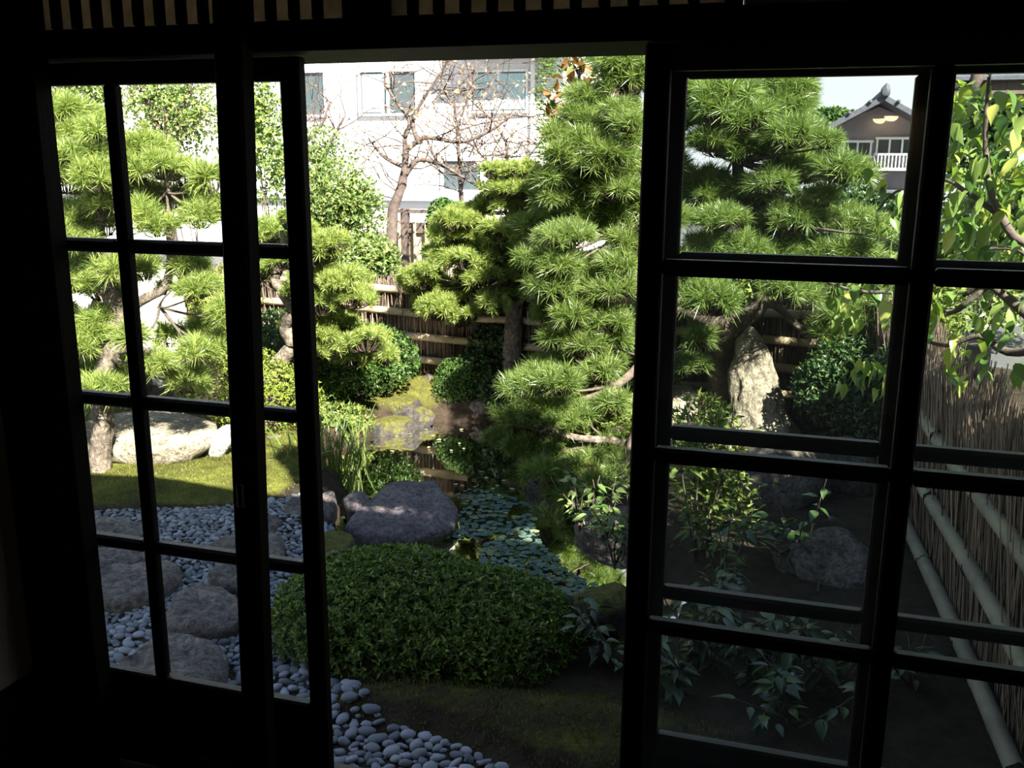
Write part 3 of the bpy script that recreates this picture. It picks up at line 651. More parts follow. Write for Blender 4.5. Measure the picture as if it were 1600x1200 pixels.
# ------------------------------------------------------------------ pines
def unit(v): return v/(np.linalg.norm(v, axis=-1, keepdims=True)+1e-9)
def needle_pad(R, n_t, n_n, length, width, seed, flat=.35):
    rg = np.random.default_rng(seed)
    r = np.sqrt(rg.uniform(0, 1, n_t))*R; a = rg.uniform(0, 2*math.pi, n_t)
    base = np.stack([r*np.cos(a), r*np.sin(a)*.85, flat*R*(1-(r/R)**2)*.9+rg.normal(0, .018, n_t)], -1)
    ax = unit(np.stack([np.cos(a)*r/R*.9, np.sin(a)*r/R*.9, np.full(n_t, .9)], -1)+rg.normal(0, .18, (n_t, 3)))
    # needles
    A = np.repeat(ax, n_n, 0); Bp = np.repeat(base, n_n, 0); n = len(A)
    th = np.radians(rg.uniform(8, 100, n)); ph = rg.uniform(0, 2*math.pi, n)
    s = unit(np.cross(A, rg.normal(size=(n, 3)))); t = np.cross(A, s)
    D = unit(A*np.cos(th)[:, None]+(s*np.cos(ph)[:, None]+t*np.sin(ph)[:, None])*np.sin(th)[:, None])
    Ln = length*rg.uniform(.65, 1.1, n); side = unit(np.cross(D, rg.normal(size=(n, 3))))*width/2
    st = Bp+A*(rg.uniform(-.55, .25, n)*length*.6)[:, None]
    mid = st+D*(Ln*.5)[:, None]; tip = st+D*Ln[:, None]-np.array([0, 0, 1])*(Ln*.06)[:, None]
    V = np.stack([st-side*.7, st+side*.7, mid+side, mid-side, tip], 1).reshape(-1, 3)
    F = (np.array([[0, 1, 2], [0, 2, 3], [3, 2, 4]])[None]+(np.arange(n)*5)[:, None, None]).reshape(-1, 3)
    # twigs that carry the tufts
    Vt, Ft = [], []; off = len(V)
    for i in range(n_t):
        c = np.array([base[i, 0]*.35, base[i, 1]*.35, -.05-.12*R]); m_ = (c+base[i])/2+np.array([0, 0, -.02])
        v, f = tube([c, m_, base[i]], [.004, .003, .002], 3); Vt.append(v); Ft.append(f+off); off += len(v)
    midx = np.concatenate([np.zeros(len(F), int), np.ones(sum(len(f) for f in Ft), int)])
    return np.concatenate([V]+Vt), np.concatenate([F]+Ft), midx
PADS = {}
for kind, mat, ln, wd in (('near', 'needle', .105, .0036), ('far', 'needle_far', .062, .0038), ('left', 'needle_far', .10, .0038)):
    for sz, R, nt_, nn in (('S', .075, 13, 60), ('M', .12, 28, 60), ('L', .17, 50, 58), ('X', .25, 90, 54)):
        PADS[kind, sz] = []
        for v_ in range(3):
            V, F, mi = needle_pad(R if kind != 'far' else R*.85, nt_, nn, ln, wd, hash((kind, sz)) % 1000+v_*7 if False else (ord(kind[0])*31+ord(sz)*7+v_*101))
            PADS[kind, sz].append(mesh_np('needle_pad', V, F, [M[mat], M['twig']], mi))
PADR = {'S': .075, 'M': .12, 'L': .17, 'X': .25}
def pine(name, base, label, kind, lobes, trunk_pts, tr, bark, anchors, group='pines', depth=lambda x, y, r: 4.6, behind=0.0, bscale=1.0, seed=1, extra_needle=.055, grow=1.18):
    rg = np.random.default_rng(seed); t = empty(name, base, label, 'pine tree', group); b = np.array(base, float)
    P = smooth_path(trunk_pts, 6); V, F = tube(P-b, np.interp(np.linspace(0, 1, len(P)), np.linspace(0, 1, len(tr)), tr), 12, .14, seed)
    obj('trunk', mesh_np('trunk', V, F, M[bark], smooth=True), t)
    for i, (lx, ly, lw) in enumerate(lobes):
        lw = lw*grow
        for layer in range(2 if behind and not (lx > 1000 and ly > 425) else 1):
            Yd = depth(lx, ly, rg)+layer*behind
            c = at(lx+(rg.normal(0, 8) if layer else 0), ly+(rg.normal(0, 6) if layer else 0)+lw*.10, Yd); c[2] = max(c[2], float(ground_z(np.array([c[0]]), np.array([c[1]]))[0])+.08)
            w = lw/ppm(Yd, lx, ly)/2-extra_needle*bscale; w = max(w, .04)
            sz = min(PADR, key=lambda q: abs(PADR[q]*(.85 if kind == 'far' else 1)-w)); sc = w/(PADR[sz]*(.85 if kind == 'far' else 1)); sc = min(max(sc, .82), 1.25)
            o = obj('needle_pad', PADS[kind, sz][int(rg.integers(3))], t, c-b, (rg.normal(0, .12), rg.normal(0, .12), rg.uniform(0, 6.28)), (sc, sc, sc*rg.uniform(.9, 1.15)))
            tag(o, kind='stuff')
            if layer: continue
            # bough from the nearest anchor on the trunk to this pad
            if not hasattr(anchors[0], '__len__'): continue
            d2 = [np.linalg.norm((np.array(q)-c)*np.array([1, 1, 1.6])) for q in anchors]; q = np.array(anchors[int(np.argmin(d2))])
            if np.linalg.norm(q-c) > .12:
                m1 = q+(c-q)*.4+np.array([rg.normal(0, .03), rg.normal(0, .03), -.04]); e = c+np.array([0, 0, -.05])
                r0 = .007+.011*np.linalg.norm(q-c)
                V, F = tube(smooth_path([q-c, m1-c, e-c], 4), np.linspace(min(r0, .018)*bscale, .006*bscale, 9), 6, .2, i)
                obj('bough', mesh_np('bough', V, F, M['bark'], smooth=True), t, c-b)
    return t
R_OPEN = [(964,92,85),(978,122,75),(925,144,80),(964,164,65),(897,172,62),(925,184,70),(980,186,65),(876,207,62),(915,214,75),(873,232,58),(950,229,90),(985,207,55),(925,245,85),(978,256,65),(870,270,72),(922,277,95),(967,288,85),(866,302,78),(908,319,85),(960,319,95),(852,340,78),(882,358,105),(932,350,85),(974,368,65),(838,396,68),(873,403,85),(925,410,85),(967,403,75),(862,438,88),(911,445,95),(960,445,85),(859,478,55),(897,482,75),(950,492,85),(873,517,65),(915,531,85),(957,524,65),(855,570,85),(911,562,80),(831,594,68),(873,592,75),(940,570,70),(796,643,62),(831,636,85),(880,640,85),(911,636,65),(957,622,65),(771,681,36),(810,692,58),(831,704,48),(870,692,48),(908,712,85),(848,732,72),(953,716,58),(876,767,62),(897,778,72),(862,802,62),(882,810,62),(957,748,55),(932,778,62)]
R_PANE = [(1135,137,105),(1232,122,85),(1220,149,115),(1120,165,100),(1166,176,95),(1112,211,85),(1154,227,75),(1232,200,100),(1290,211,62),(1205,223,85),(1250,254,120),(1310,258,80),(1108,277,85),(1174,292,90),(1096,300,65),(1205,277,75),(1127,331,105),(1197,343,85),(1251,331,115),(1340,340,80),(1108,374,85),(1166,378,85),(1251,385,95),(1329,384,75),(1375,352,55),(1290,300,60),(1060,180,70),(1050,250,70),(1045,330,70),(1070,400,70),(1020,200,70),(1020,300,70),(1200,400,70),(1290,395,70),(1108,458,100),(1232,443,115),(1321,481,100),(1302,507,85),(1080,563,62),(1180,110,80),(1345,262,60),(1085,140,70),(1360,395,55)]
R_SPARSE = [(1095, 520, 55), (1380, 470, 60), (1290, 440, 70)]
def depR(x, y, r):
    if x < 1000:
        if y > 720: return 3.75+r.uniform(-.1, .15)
        if y > 590: return 4.25+r.uniform(-.15, .2)
        return 4.75+r.uniform(-.25, .25)
    return 5.0+r.uniform(-.3, .25)
tb = at(1108, 665, 5.55); tb[2] = GZ
trk = [tb-np.array([.06, 0, .05]), at(1112, 640, 5.5), at(1128, 600, 5.45), at(1122, 560, 5.4), at(1135, 520, 5.35), at(1120, 500, 5.3), at(1060, 470, 5.2), at(1015, 430, 5.1), at(985, 350, 5.0), at(965, 250, 4.95), at(960, 150, 4.9), at(968, 60, 4.9)]
anc = [at(1060, 470, 5.2), at(1015, 430, 5.1), at(985, 350, 5.0), at(965, 250, 4.95), at(960, 150, 4.9), at(1185, 470, 5.3), at(1160, 400, 5.3), at(1150, 330, 5.3), at(1145, 250, 5.3), at(1150, 170, 5.3), at(1010, 560, 4.9), at(960, 600, 4.6), at(940, 690, 4.3), at(930, 760, 3.95), at(1250, 520, 5.3)]
rp = pine('pine_tree', tb, 'large spreading pine with dark twisted trunk on the right of the pond', 'near', R_OPEN+R_PANE+R_SPARSE, trk, [.15, .115, .10, .11, .11, .12, .085, .07, .06, .05, .035, .02], 'bark', anc, depth=depR, behind=.4, seed=5)
limb('limb', rp, M['bark'], [at(1128, 525, 5.35)-tb, at(1160, 500, 5.32)-tb, at(1190, 468, 5.3)-tb, at(1172, 400, 5.3)-tb, at(1155, 300, 5.3)-tb, at(1150, 150, 5.3)-tb], .085, .03, 10, seed=2)
limb('limb', rp, M['bark'], [at(1185, 470, 5.3)-tb, at(1215, 480, 5.3)-tb, at(1255, 515, 5.3)-tb, at(1300, 520, 5.2)-tb, at(1350, 505, 5.1)-tb], .035, .012, 8, seed=3)
limb('limb', rp, M['bark'], [at(1060, 475, 5.2)-tb, at(1030, 520, 5.0)-tb, at(1000, 570, 4.8)-tb, at(950, 610, 4.55)-tb, at(900, 625, 4.4)-tb, at(840, 650, 4.3)-tb], .05, .012, 8, seed=4)
limb('limb', rp, M['bark_pale'], [at(1010, 640, 4.7)-tb, at(985, 690, 4.4)-tb, at(952, 688, 4.3)-tb, at(920, 686, 4.25)-tb, at(885, 680, 4.2)-tb, at(860, 668, 4.2)-tb, at(845, 676, 4.2)-tb], .034, .012, 9, seed=6, wob=.25)
limb('limb', rp, M['bark'], [at(1000, 660, 4.5)-tb, at(970, 740, 4.0)-tb, at(935, 770, 3.9)-tb, at(895, 790, 3.85)-tb], .04, .012, 8, seed=7)
# pine in front of the far fence
C_L = [(776,262,55),(815,262,55),(842,268,42),(768,290,48),(795,290,60),(824,292,55),(764,310,48),(795,313,60),(827,318,52),(703,340,48),(729,338,52),(748,325,48),(691,362,45),(714,362,52),(738,362,52),(776,355,65),(802,360,52),(748,380,52),(776,372,62),(684,392,48),(703,397,58),(729,400,62),(772,397,62),(650,422,48),(672,417,52),(641,438,44),(660,437,48),(729,425,52),(757,424,62),(795,424,62),(680,446,48),(716,452,62),(785,455,58),(676,460,52),(692,466,44),(684,476,62),(770,468,58),(735,483,44),(721,495,48),(820,385,50),(825,420,50),(815,340,50)]
cb = at(800, 530, 5.80); cb[2] = GZ+.1
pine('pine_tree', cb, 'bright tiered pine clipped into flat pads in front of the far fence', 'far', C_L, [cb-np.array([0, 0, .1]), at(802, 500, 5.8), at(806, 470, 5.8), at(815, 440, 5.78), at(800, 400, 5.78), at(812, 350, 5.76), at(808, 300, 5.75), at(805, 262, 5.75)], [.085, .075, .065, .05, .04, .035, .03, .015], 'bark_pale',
     [at(806, 470, 5.8), at(812, 440, 5.78), at(800, 400, 5.78), at(812, 350, 5.76), at(808, 300, 5.75), at(740, 440, 5.75), at(720, 380, 5.75)], depth=lambda x, y, r: 5.65+r.uniform(-.22, .15), bscale=.7, seed=8, extra_needle=.035, behind=.25)
# contorted pine left of the pond
K_L = [(425,368,65),(410,352,60),(440,402,52),(500,385,75),(520,372,62),(490,412,65),(530,430,65),(548,460,65),(500,470,65),(532,500,58),(512,490,55),(500,512,65),(570,528,65),(555,546,65),(600,548,44),(540,532,55),(495,540,45),(505,440,55),(405,420,55),(460,450,44),(475,360,60),(455,340,60),(410,390,50),(480,430,60),(470,500,50)]
kb = at(432, 745, 4.05); kb[2] = GZ
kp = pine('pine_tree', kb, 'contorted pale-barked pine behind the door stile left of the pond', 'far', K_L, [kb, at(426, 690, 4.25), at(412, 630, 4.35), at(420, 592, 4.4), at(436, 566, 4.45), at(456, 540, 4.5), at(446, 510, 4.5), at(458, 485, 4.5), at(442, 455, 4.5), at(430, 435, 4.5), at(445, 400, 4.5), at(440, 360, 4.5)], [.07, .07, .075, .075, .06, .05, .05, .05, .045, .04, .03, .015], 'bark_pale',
     [at(456, 540, 4.5), at(446, 510, 4.5), at(458, 485, 4.5), at(442, 455, 4.5), at(445, 400, 4.5), at(520, 470, 4.55), at(530, 540, 4.6)], depth=lambda x, y, r: 4.55+r.uniform(-.25, .25), bscale=.8, seed=9, extra_needle=.035, behind=.3)
limb('limb', kp, M['bark_pale'], [at(448, 515, 4.5)-kb, at(490, 530, 4.55)-kb, at(520, 560, 4.6)-kb, at(540, 545, 4.6)-kb, at(580, 540, 4.6)-kb], .025, .008, 7)
for i, (a, b_) in enumerate((((425, 598), (443, 655)), ((432, 592), (446, 600)), ((446, 600), (462, 628)), ((462, 628), (474, 640)))):
    limb('dead_limb', kp, M['bark_pale'], [at(*a, 4.4)-kb, (at(*a, 4.4)+at(*b_, 4.35))/2-kb, at(*b_, 4.35)-kb], .026-.004*i, .02-.004*i, 8, 3, seed=i)
# pine nearest on the left
L_L = [(90,160,80),(107,165,90),(137,178,90),(88,190,80),(153,199,70),(118,197,80),(125,232,90),(153,220,70),(212,220,90),(237,227,80),(258,253,90),(212,257,80),(107,274,90),(149,271,80),(293,267,70),(324,274,60),(219,290,80),(270,304,90),(317,309,70),(114,320,90),(165,309,70),(102,339,80),(158,344,70),(223,327,70),(312,332,70),(118,365,80),(247,346,70),(107,403,90),(118,433,80),(160,445,80),(172,412,60),(223,412,70),(258,446,40),(293,410,70),(312,440,80),(160,489,90),(142,513,70),(118,534,80),(125,555,90),(186,576,70),(130,599,90),(160,599,90),(242,559,80),(317,508,70),(305,545,70),(328,531,70),(293,587,70),(122,659,50),(75,250,80),(70,330,80),(350,320,70),(360,480,70),(80,480,80),(205,520,60),(265,520,50)]
lb = gr(155, 738)
lt = [lb-np.array([0, 0, .05]), at(158, 700, 3.13), at(162, 660, 3.16), at(158, 610, 3.2), at(172, 555, 3.25), at(185, 500, 3.28), at(165, 440, 3.3), at(150, 380, 3.3), at(160, 300, 3.3), at(135, 230, 3.3), at(120, 170, 3.3)]
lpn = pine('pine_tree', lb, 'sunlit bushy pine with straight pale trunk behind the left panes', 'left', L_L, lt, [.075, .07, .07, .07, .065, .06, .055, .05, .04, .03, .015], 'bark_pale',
     [at(172, 555, 3.25), at(185, 500, 3.28), at(165, 440, 3.3), at(150, 380, 3.3), at(160, 300, 3.3), at(135, 230, 3.3), at(250, 480, 3.35), at(260, 300, 3.35)], depth=lambda x, y, r: 3.3+r.uniform(-.3, .35), bscale=.8, seed=10)
limb('limb', lpn, M['bark_pale'], [at(185, 500, 3.28)-lb, at(220, 470, 3.3)-lb, at(262, 440, 3.35)-lb, at(266, 340, 3.35)-lb, at(262, 260, 3.35)-lb], .04, .015, 8)
limb('limb', lpn, M['bark'], [at(172, 550, 3.25)-lb, at(215, 545, 3.3)-lb, at(270, 560, 3.4)-lb, at(310, 540, 3.4)-lb], .03, .01, 8)

# ------------------------------------------------------------------ clipped and loose shrubs
def leaf_verts(P, D, Nn, L_, W_, fold=.25, droop=.1):
    S = unit(np.cross(D, Nn)); U = np.cross(S, D); L_ = L_[:, None]; W_ = W_[:, None]
    mid = P+D*L_*.45; tip = P+D*L_-U*L_*droop
    V = np.stack([P, mid+S*W_*.5+U*W_*fold, tip, mid-S*W_*.5+U*W_*fold, mid], 1)
    return V
LF = np.array([[0, 1, 4], [1, 2, 4], [0, 4, 3], [4, 2, 3]])
def leaf_cloud(n, ells, L_, W_, seed, ros=1, shell=.25, up=.3, tilt=.8):
    # n rosettes of ros leaves spread through the outer shell of ellipsoids ((centre), (radii))
    rg = np.random.default_rng(seed); vol = np.array([e[1][0]*e[1][1]*e[1][2] for e in ells])**.7; ch = rg.choice(len(ells), n, p=vol/vol.sum())
    C = np.array([e[0] for e in ells], float)[ch]; R_ = np.array([e[1] for e in ells], float)[ch]
    d = unit(rg.normal(size=(n, 3))); d[:, 2] = np.where((d[:, 2] < -.35) & (rg.random(n) < .7), -d[:, 2], d[:, 2])
    rr = 1-shell*rg.random(n)**1.6; P = C+d*R_*rr[:, None]
    nrm = unit(d/R_+np.array([0, 0, up])+rg.normal(0, .25, (n, 3)))
    P = np.repeat(P, ros, 0); A = np.repeat(nrm, ros, 0); k = len(P)
    ph = rg.uniform(0, 2*math.pi, k); s = unit(np.cross(A, rg.normal(size=(k, 3)))); t = np.cross(A, s)
    a = np.clip(rg.normal(tilt, .3, k), .1, 1.5)
    D = unit(A*np.cos(a)[:, None]+(s*np.cos(ph)[:, None]+t*np.sin(ph)[:, None])*np.sin(a)[:, None])
    V = leaf_verts(P, D, A+rg.normal(0, .15, (k, 3)), rg.uniform(.7, 1.2, k)*L_, rg.uniform(.8, 1.15, k)*W_)
    return V.reshape(-1, 3), (LF[None]+(np.arange(k)*5)[:, None, None]).reshape(-1, 3)
def shrub(name, loc, label, mat, ells, n, L_, W_, seed, cat='shrub', ros=4, group=None, stems=6, stemmat='bark_grey', **kw):
    loc = np.array(loc, float); t = empty(name, loc, label, cat, group); rel = [(np.array(c, float)-loc, r) for c, r in ells]
    V, F = leaf_cloud(n, rel, L_, W_, seed, ros, **kw); tag(obj('foliage', mesh_np('foliage', V, F, M[mat]), t), kind='stuff')
    rg = np.random.default_rng(seed+1)
    for i in range(stems):
        c, r = rel[int(rg.integers(len(rel)))]; e = c+rg.uniform(-.6, .6, 3)*np.array(r); b0 = np.array([rg.normal(0, .04), rg.normal(0, .04), 0])
        V, F = tube(smooth_path([b0, (b0+e)/2+rg.normal(0, .04, 3), e], 3), np.linspace(.012, .004, 7), 5, .1, i); obj('stem', mesh_np('stem', V, F, M[stemmat], smooth=True), t)
    return t
# the big clipped azalea in front
hb = gr(690, 1100); hb[2] = GZ
HC = np.array([.04, 1.66, GZ])
shrub('clipped_hedge', HC, 'big low dome of clipped dark green azalea in front of the opening', 'hedge',
      [((-.14, 1.70, GZ+.09), (.54, .47, .23)), ((.26, 1.69, GZ+.07), (.44, .43, .21)), ((-.38, 1.66, GZ+.06), (.28, .37, .19))], 10000, .030, .012, 20, 'hedge', 5, stems=12, shell=.35, up=.35, tilt=.85)
q = gr(300, 700); shrub('clipped_shrub', (q[0]+.1, q[1]+.45, GZ), 'yellow green rounded shrub right of the broad sunlit rock', 'hedge_yellow', [((q[0]+.08, q[1]+.5, GZ+.28), (.50, .42, .40)), ((q[0]+.35, q[1]+.55, GZ+.25), (.40, .35, .30))], 4200, .026, .012, 21, ros=4, shell=.35)
for nm, px, py, Y_d, rx, rz, lab, mt, n, L_, W_, sd in (
    ('azalea_shrub', 565, 560, 5.35, .50, .30, 'dense dark green azalea beside the far fence at the left pond bank', 'azalea', 3600, .040, .016, 22),
    ('azalea_shrub', 500, 588, 5.0, .30, .34, 'dark azalea close behind the door stile under the contorted pine', 'azalea', 2600, .040, .016, 23),
    ('ball_shrub', 722, 598, 5.80, .25, .25, 'small round clipped dark shrub at the back of the pond', 'azalea', 3000, .020, .010, 24),
    ('leafy_shrub', 785, 560, 6.0, .33, .36, 'dark broad-leaved shrub right of the round clipped shrub', 'camellia', 1400, .05, .028, 25),
    ('leafy_shrub', 800, 620, 5.6, .28, .20, 'low glossy leaved plant hanging over the back of the pond', 'camellia', 700, .06, .035, 26),
    ('azalea_shrub', 1335, 612, 4.95, .40, .38, 'dark rounded shrub right of the standing rock', 'camellia', 2600, .045, .02, 27),
    ('azalea_shrub', 1392, 640, 4.4, .22, .42, 'deep green shrub in the shade beside the right hand fence', 'camellia', 1500, .045, .02, 28),
    ('leafy_shrub', 450, 560, 5.7, .55, .45, 'green shrub seen between post and stile behind the contorted trunk', 'azalea', 2600, .045, .02, 29),
    ('leafy_shrub', 530, 345, 7.0, .50, .58, 'tall pale green loose shrub above the far fence', 'pale', 3400, .055, .022, 30),
    ('leafy_shrub', 572, 412, 6.75, .36, .28, 'glossy leaved bush spilling over the dark fence top', 'pale', 2200, .055, .022, 31),
    ('leafy_shrub', 505, 300, 7.6, .50, .70, 'airy yellow green shrub at the left edge of the opening', 'pale', 1600, .05, .02, 32),
    ('leafy_shrub', 694, 350, 7.2, .18, .24, 'dark small-leaved bush left of the tiered pine top', 'azalea', 1500, .04, .02, 33),
    ('leafy_shrub', 290, 200, 9.0, .85, .70, 'bright broad-leaved tree crown at the top of the left panes', 'broad', 2300, .062, .03, 34),
    ('leafy_shrub', 415, 240, 7.2, .42, .75, 'light green tree crown between post and stile', 'broad', 1500, .055, .027, 35),
    ('leafy_shrub', 130, 140, 8.8, .9, .42, 'darker green tree crown over the left pine top', 'broad', 1800, .062, .03, 36),
    ('leafy_shrub', 330, 470, 6.1, .55, .35, 'dry twiggy bush beside the white rock behind the left panes', 'hedge_yellow', 900, .05, .015, 37),
    ('leafy_shrub', 940, 560, 5.7, .55, .45, 'dark undergrowth behind the low boughs of the large pine', 'azalea', 1800, .045, .02, 38),
    ('leafy_shrub', 1090, 590, 5.9, .45, .40, 'yellow green undergrowth left of the dark pine trunk', 'nandina', 900, .05, .02, 39),
    ('ground_cover', 945, 660, 4.6, .34, .10, 'low yellow green ground cover behind the pale low bough', 'nandina', 420, .05, .02, 141),
    ('ground_cover', 905, 650, 4.95, .30, .12, 'dark ground cover under the low boughs right of the pond', 'azalea', 700, .04, .018, 142),
    ('ground_cover', 520, 655, 4.85, .34, .13, 'green ground cover on the bank behind the iris clump', 'nandina', 600, .05, .018, 143),
    ('ground_cover', 640, 585, 6.15, .35, .07, 'short grass at the foot of the far fence', 'nandina', 500, .045, .012, 144),
    ('leafy_shrub', 140, 680, 4.3, .35, .25, 'bright green low plant left of the pale pine trunk', 'broad', 700, .05, .022, 40)):
    c = at(px, py, Y_d); r3 = (rx, rx*.8, rz); base_z = GZ+.05
    ells = [(c, r3)]+[(c+np.random.default_rng(sd+k).uniform(-.5, .5, 3)*np.array(r3), tuple(np.array(r3)*.6)) for k in range(3)]
    kw = dict(shell=.4)
    if mt in ('pale', 'broad'): kw = dict(shell=.85, up=.2)
    shrub(nm, (c[0], c[1], base_z), lab, mt, ells, n, L_, W_, sd, ros=4 if mt not in ('camellia', 'broad') else 3, stems=7, cat='tree' if 'crown' in lab else 'shrub', **kw)
# ------------------------------------------------------------------ iris, pond leaves, fallen leaves
def blade_mesh(L_, w, bend, seg=6):
    V, F = [], []
    for i in range(seg+1):
        s = i/seg; x = bend*s*s*L_; z = L_*(s-.25*abs(bend)*s*s*s); ww = w*(1-s**2.2)*.5+.0006
        V += [(x, -ww, z), (x+.0015, 0, z+.001), (x, ww, z)]
        if i: a = (i-1)*3; F += [[a, a+1, a+4, a+3], [a+1, a+2, a+5, a+4]]
    return np.array(V), quads_tris(F)
BL = [mesh_np('blade', *blade_mesh(1, .05, b_), M['iris']) for b_ in (.1, .25, .4, .7)]
BD = [mesh_np('blade', *blade_mesh(1, .04, b_), M['drygrass']) for b_ in (.6, 1.0, 1.3)]
def clump(name, c, label, n, h, spread, seed, dry=.2):
    rg = np.random.default_rng(seed); t = empty(name, c, label, 'grass clump')
    for k in range(n):
        d_ = rg.random() < dry; me = (BD if d_ else BL)[int(rg.integers(3 if d_ else 4))]; a = rg.uniform(0, 6.28); r_ = rg.uniform(0, spread)
        hh = h*rg.uniform(.55, 1.1)*(.7 if d_ else 1)
        obj('blade', me, t, (r_*math.cos(a), r_*math.sin(a), -.02), (rg.normal(0, .12), rg.normal(0, .12), a+rg.normal(0, .5)), (hh, hh*rg.uniform(.5, .9)*.4/max(h, .2), hh))
q = gr(525, 735, WZ); clump('iris_clump', (q[0], q[1], WZ), 'clump of upright iris blades standing in the left edge of the pond', 60, .46, .16, 1)
q = gr(565, 715, WZ); clump('iris_clump', (q[0], q[1], WZ), 'thin clump of tall bent iris blades right of the bigger clump', 22, .46, .10, 2, .15)
q = gr(495, 725, GZ); clump('iris_clump', (q[0]-.05, q[1]+.1, GZ), 'brownish grassy clump against the door stile', 45, .40, .14, 3, .35)
q = gr(445, 735, GZ); clump('iris_clump', (q[0], q[1]+.1, GZ), 'dry grass tuft between post and stile', 40, .34, .14, 4, .55)

def pad_leaf(seed, notch=True):
    rg = np.random.default_rng(seed); n = 12; V = [(0, 0, 0)]
    for k in range(n+1):
        a = .25+k*(2*math.pi-.5)/n; r_ = 1+.08*math.sin(3*a+seed); V.append((r_*math.cos(a), r_*math.sin(a), .03*math.sin(2*a)))
    F = [[0, k, k+1] for k in range(1, n+1)]
    W_ = np.array(V); T = W_.copy(); T[:, 2] -= .04                  # a little thickness
    m_ = len(V); F2 = [[m_+f[0], m_+f[2], m_+f[1]] for f in F]; F3 = []
    ed = list(range(0, m_))
    for i in range(m_): j = (i+1) % m_; F3 += [[i, m_+i, m_+j], [i, m_+j, j]]
    return np.concatenate([W_, T]), np.array(F+F2+F3)
PL = [mesh_np('leaf', *pad_leaf(s), M['lily']) for s in range(4)]
wp = empty('water_plant', (.2, 2.9, WZ), 'mat of small round floating leaves covering the front of the pond', 'water plant')
FLAT_REG = np.array([gr(x, y, WZ)[:2] for x, y in [(560, 862), (600, 848), (690, 838), (720, 800), (700, 770), (760, 765), (830, 790), (845, 850), (900, 905), (985, 935), (1000, 1010), (900, 1000), (860, 950), (740, 890), (620, 880)]])
lo, hi = FLAT_REG.min(0), FLAT_REG.max(0); lp_ = []; tr_ = np.random.default_rng(5).uniform(lo, hi, (9000, 2))
tr_ = tr_[inpoly(tr_[:, 0], tr_[:, 1], FLAT_REG)]
rg = np.random.default_rng(6)
for x, y in tr_:
    s = rg.uniform(.014, .030); u, v = px_of((x, y, WZ))
    dens = mnoise.noise(Vector((x*2.2, y*2.2, 3)))
    if dens < -.12 and v < 900: continue
    if v < 830 and rg.random() < .55: continue
    if all((x-a)**2+(y-b_)**2 > (.72*(s+r_))**2 for a, b_, r_ in lp_): lp_.append((x, y, s))
lp_.sort(key=lambda p: -p[2]/math.hypot(p[0]-CAM[0], p[1]-CAM[1]))
rest = []
for i, (x, y, s) in enumerate(lp_):
    z = .006+.004*(i % 3)
    if i < 300: obj('leaf', PL[i % 4], wp, (x-.2, y-2.9, z), (rg.normal(0, .06), rg.normal(0, .06), rg.uniform(0, 6.28)), s)
    else:
        V, F = pad_leaf(i % 4); a = rg.uniform(0, 6.28); V = np.stack([V[:, 0]*math.cos(a)-V[:, 1]*math.sin(a), V[:, 0]*math.sin(a)+V[:, 1]*math.cos(a), V[:, 2]], -1)*s; rest.append((V+np.array([x-.2, y-2.9, z]), F))
if rest:
    V, F = joinarr(rest); tag(obj('small_leaves', mesh_np('small_leaves', V, F, M['lily']), wp), kind='stuff')
FL = [mesh_np('fallen_leaf', *pad_leaf(s+9), M['fallen']) for s in range(3)]
spots = [(642,679),(620,683),(666,672),(721,672),(686,688),(677,682),(725,702),(718,694),(640,714),(650,715),(643,737),(653,738),(572,729),(585,727),(594,733),(613,706),(608,719),(626,723),(758,705),(742,762),(722,760),(712,758),(770,765),(777,760),(760,748),(787,752),(790,803),(632,868),(738,797),(700,735),(735,730),(752,738),(690,720),(705,705),(670,700),(780,775),(800,765),(755,775)]
for i, (x, y) in enumerate(spots):
    q = gr(x, y, WZ); s = rg.uniform(.013, .024)
    o = obj('fallen_leaf', FL[i % 3], None, (q[0], q[1], WZ+.008), (rg.normal(0, .08), rg.normal(0, .08), rg.uniform(0, 6.28)), (s, s*.7, s))
    tag(o, 'fallen yellow leaf floating on the dark open water at the back of the pond' if y < 745 else 'fallen leaf floating beside the large flat stone and the floating plants', 'leaf', 'leaves floating at the back of the pond' if y < 745 else 'leaves floating beside the flat stone')

# ------------------------------------------------------------------ leafy plants close to the right doors
def ovate(n=7, curl=.12, droop=.25, fold=.10):
    V, F = [], []
    for i in range(n+1):
        s = i/n; w = .5*math.sin(math.pi*min(1, s*1.02)**.8)*(1-s)**.25*.58 if 0 < i < n else .004
        z = -droop*s*s
        V += [(s, -w, z+fold*w*2), (s, 0, z-.0), (s, w, z+fold*w*2)]
        if i: a = (i-1)*3; F += [[a, a+1, a+4, a+3], [a+1, a+2, a+5, a+4]]
    return np.array(V), quads_tris(F)
OV = [mesh_np('leaf', *ovate(droop=d_, fold=f_), M['bigleaf'], smooth=True) for d_, f_ in ((.1, .15), (.3, .2), (.45, .1))]
bt = empty('broadleaf_tree', (2.95, 1.75, GZ), 'broad-leaved tree with big pointed yellow green leaves close outside the right panes', 'tree')
BT = np.array([2.95, 1.75, GZ])
def bl(n_, *pts, r0=.02, r1=.006, seed=0): return limb(n_, bt, M['bark_grey'], [np.array(p)-BT for p in pts], r0, r1, 8, 4, .1, seed)
bl('branch', (2.72, 1.62, 2.5), (2.3, 1.4, 2.65), (1.8, 1.25, 2.72), (1.2, 1.05, 2.85), r0=.025, r1=.008, seed=9)  # unseen branch added to carry the overhead shading leaves
bl('trunk', (2.95, 1.75, GZ-.05), (2.93, 1.77, .3), (2.84, 1.75, 1.0), (2.78, 1.70, 1.7), (2.72, 1.62, 2.5), r0=.075, r1=.03)
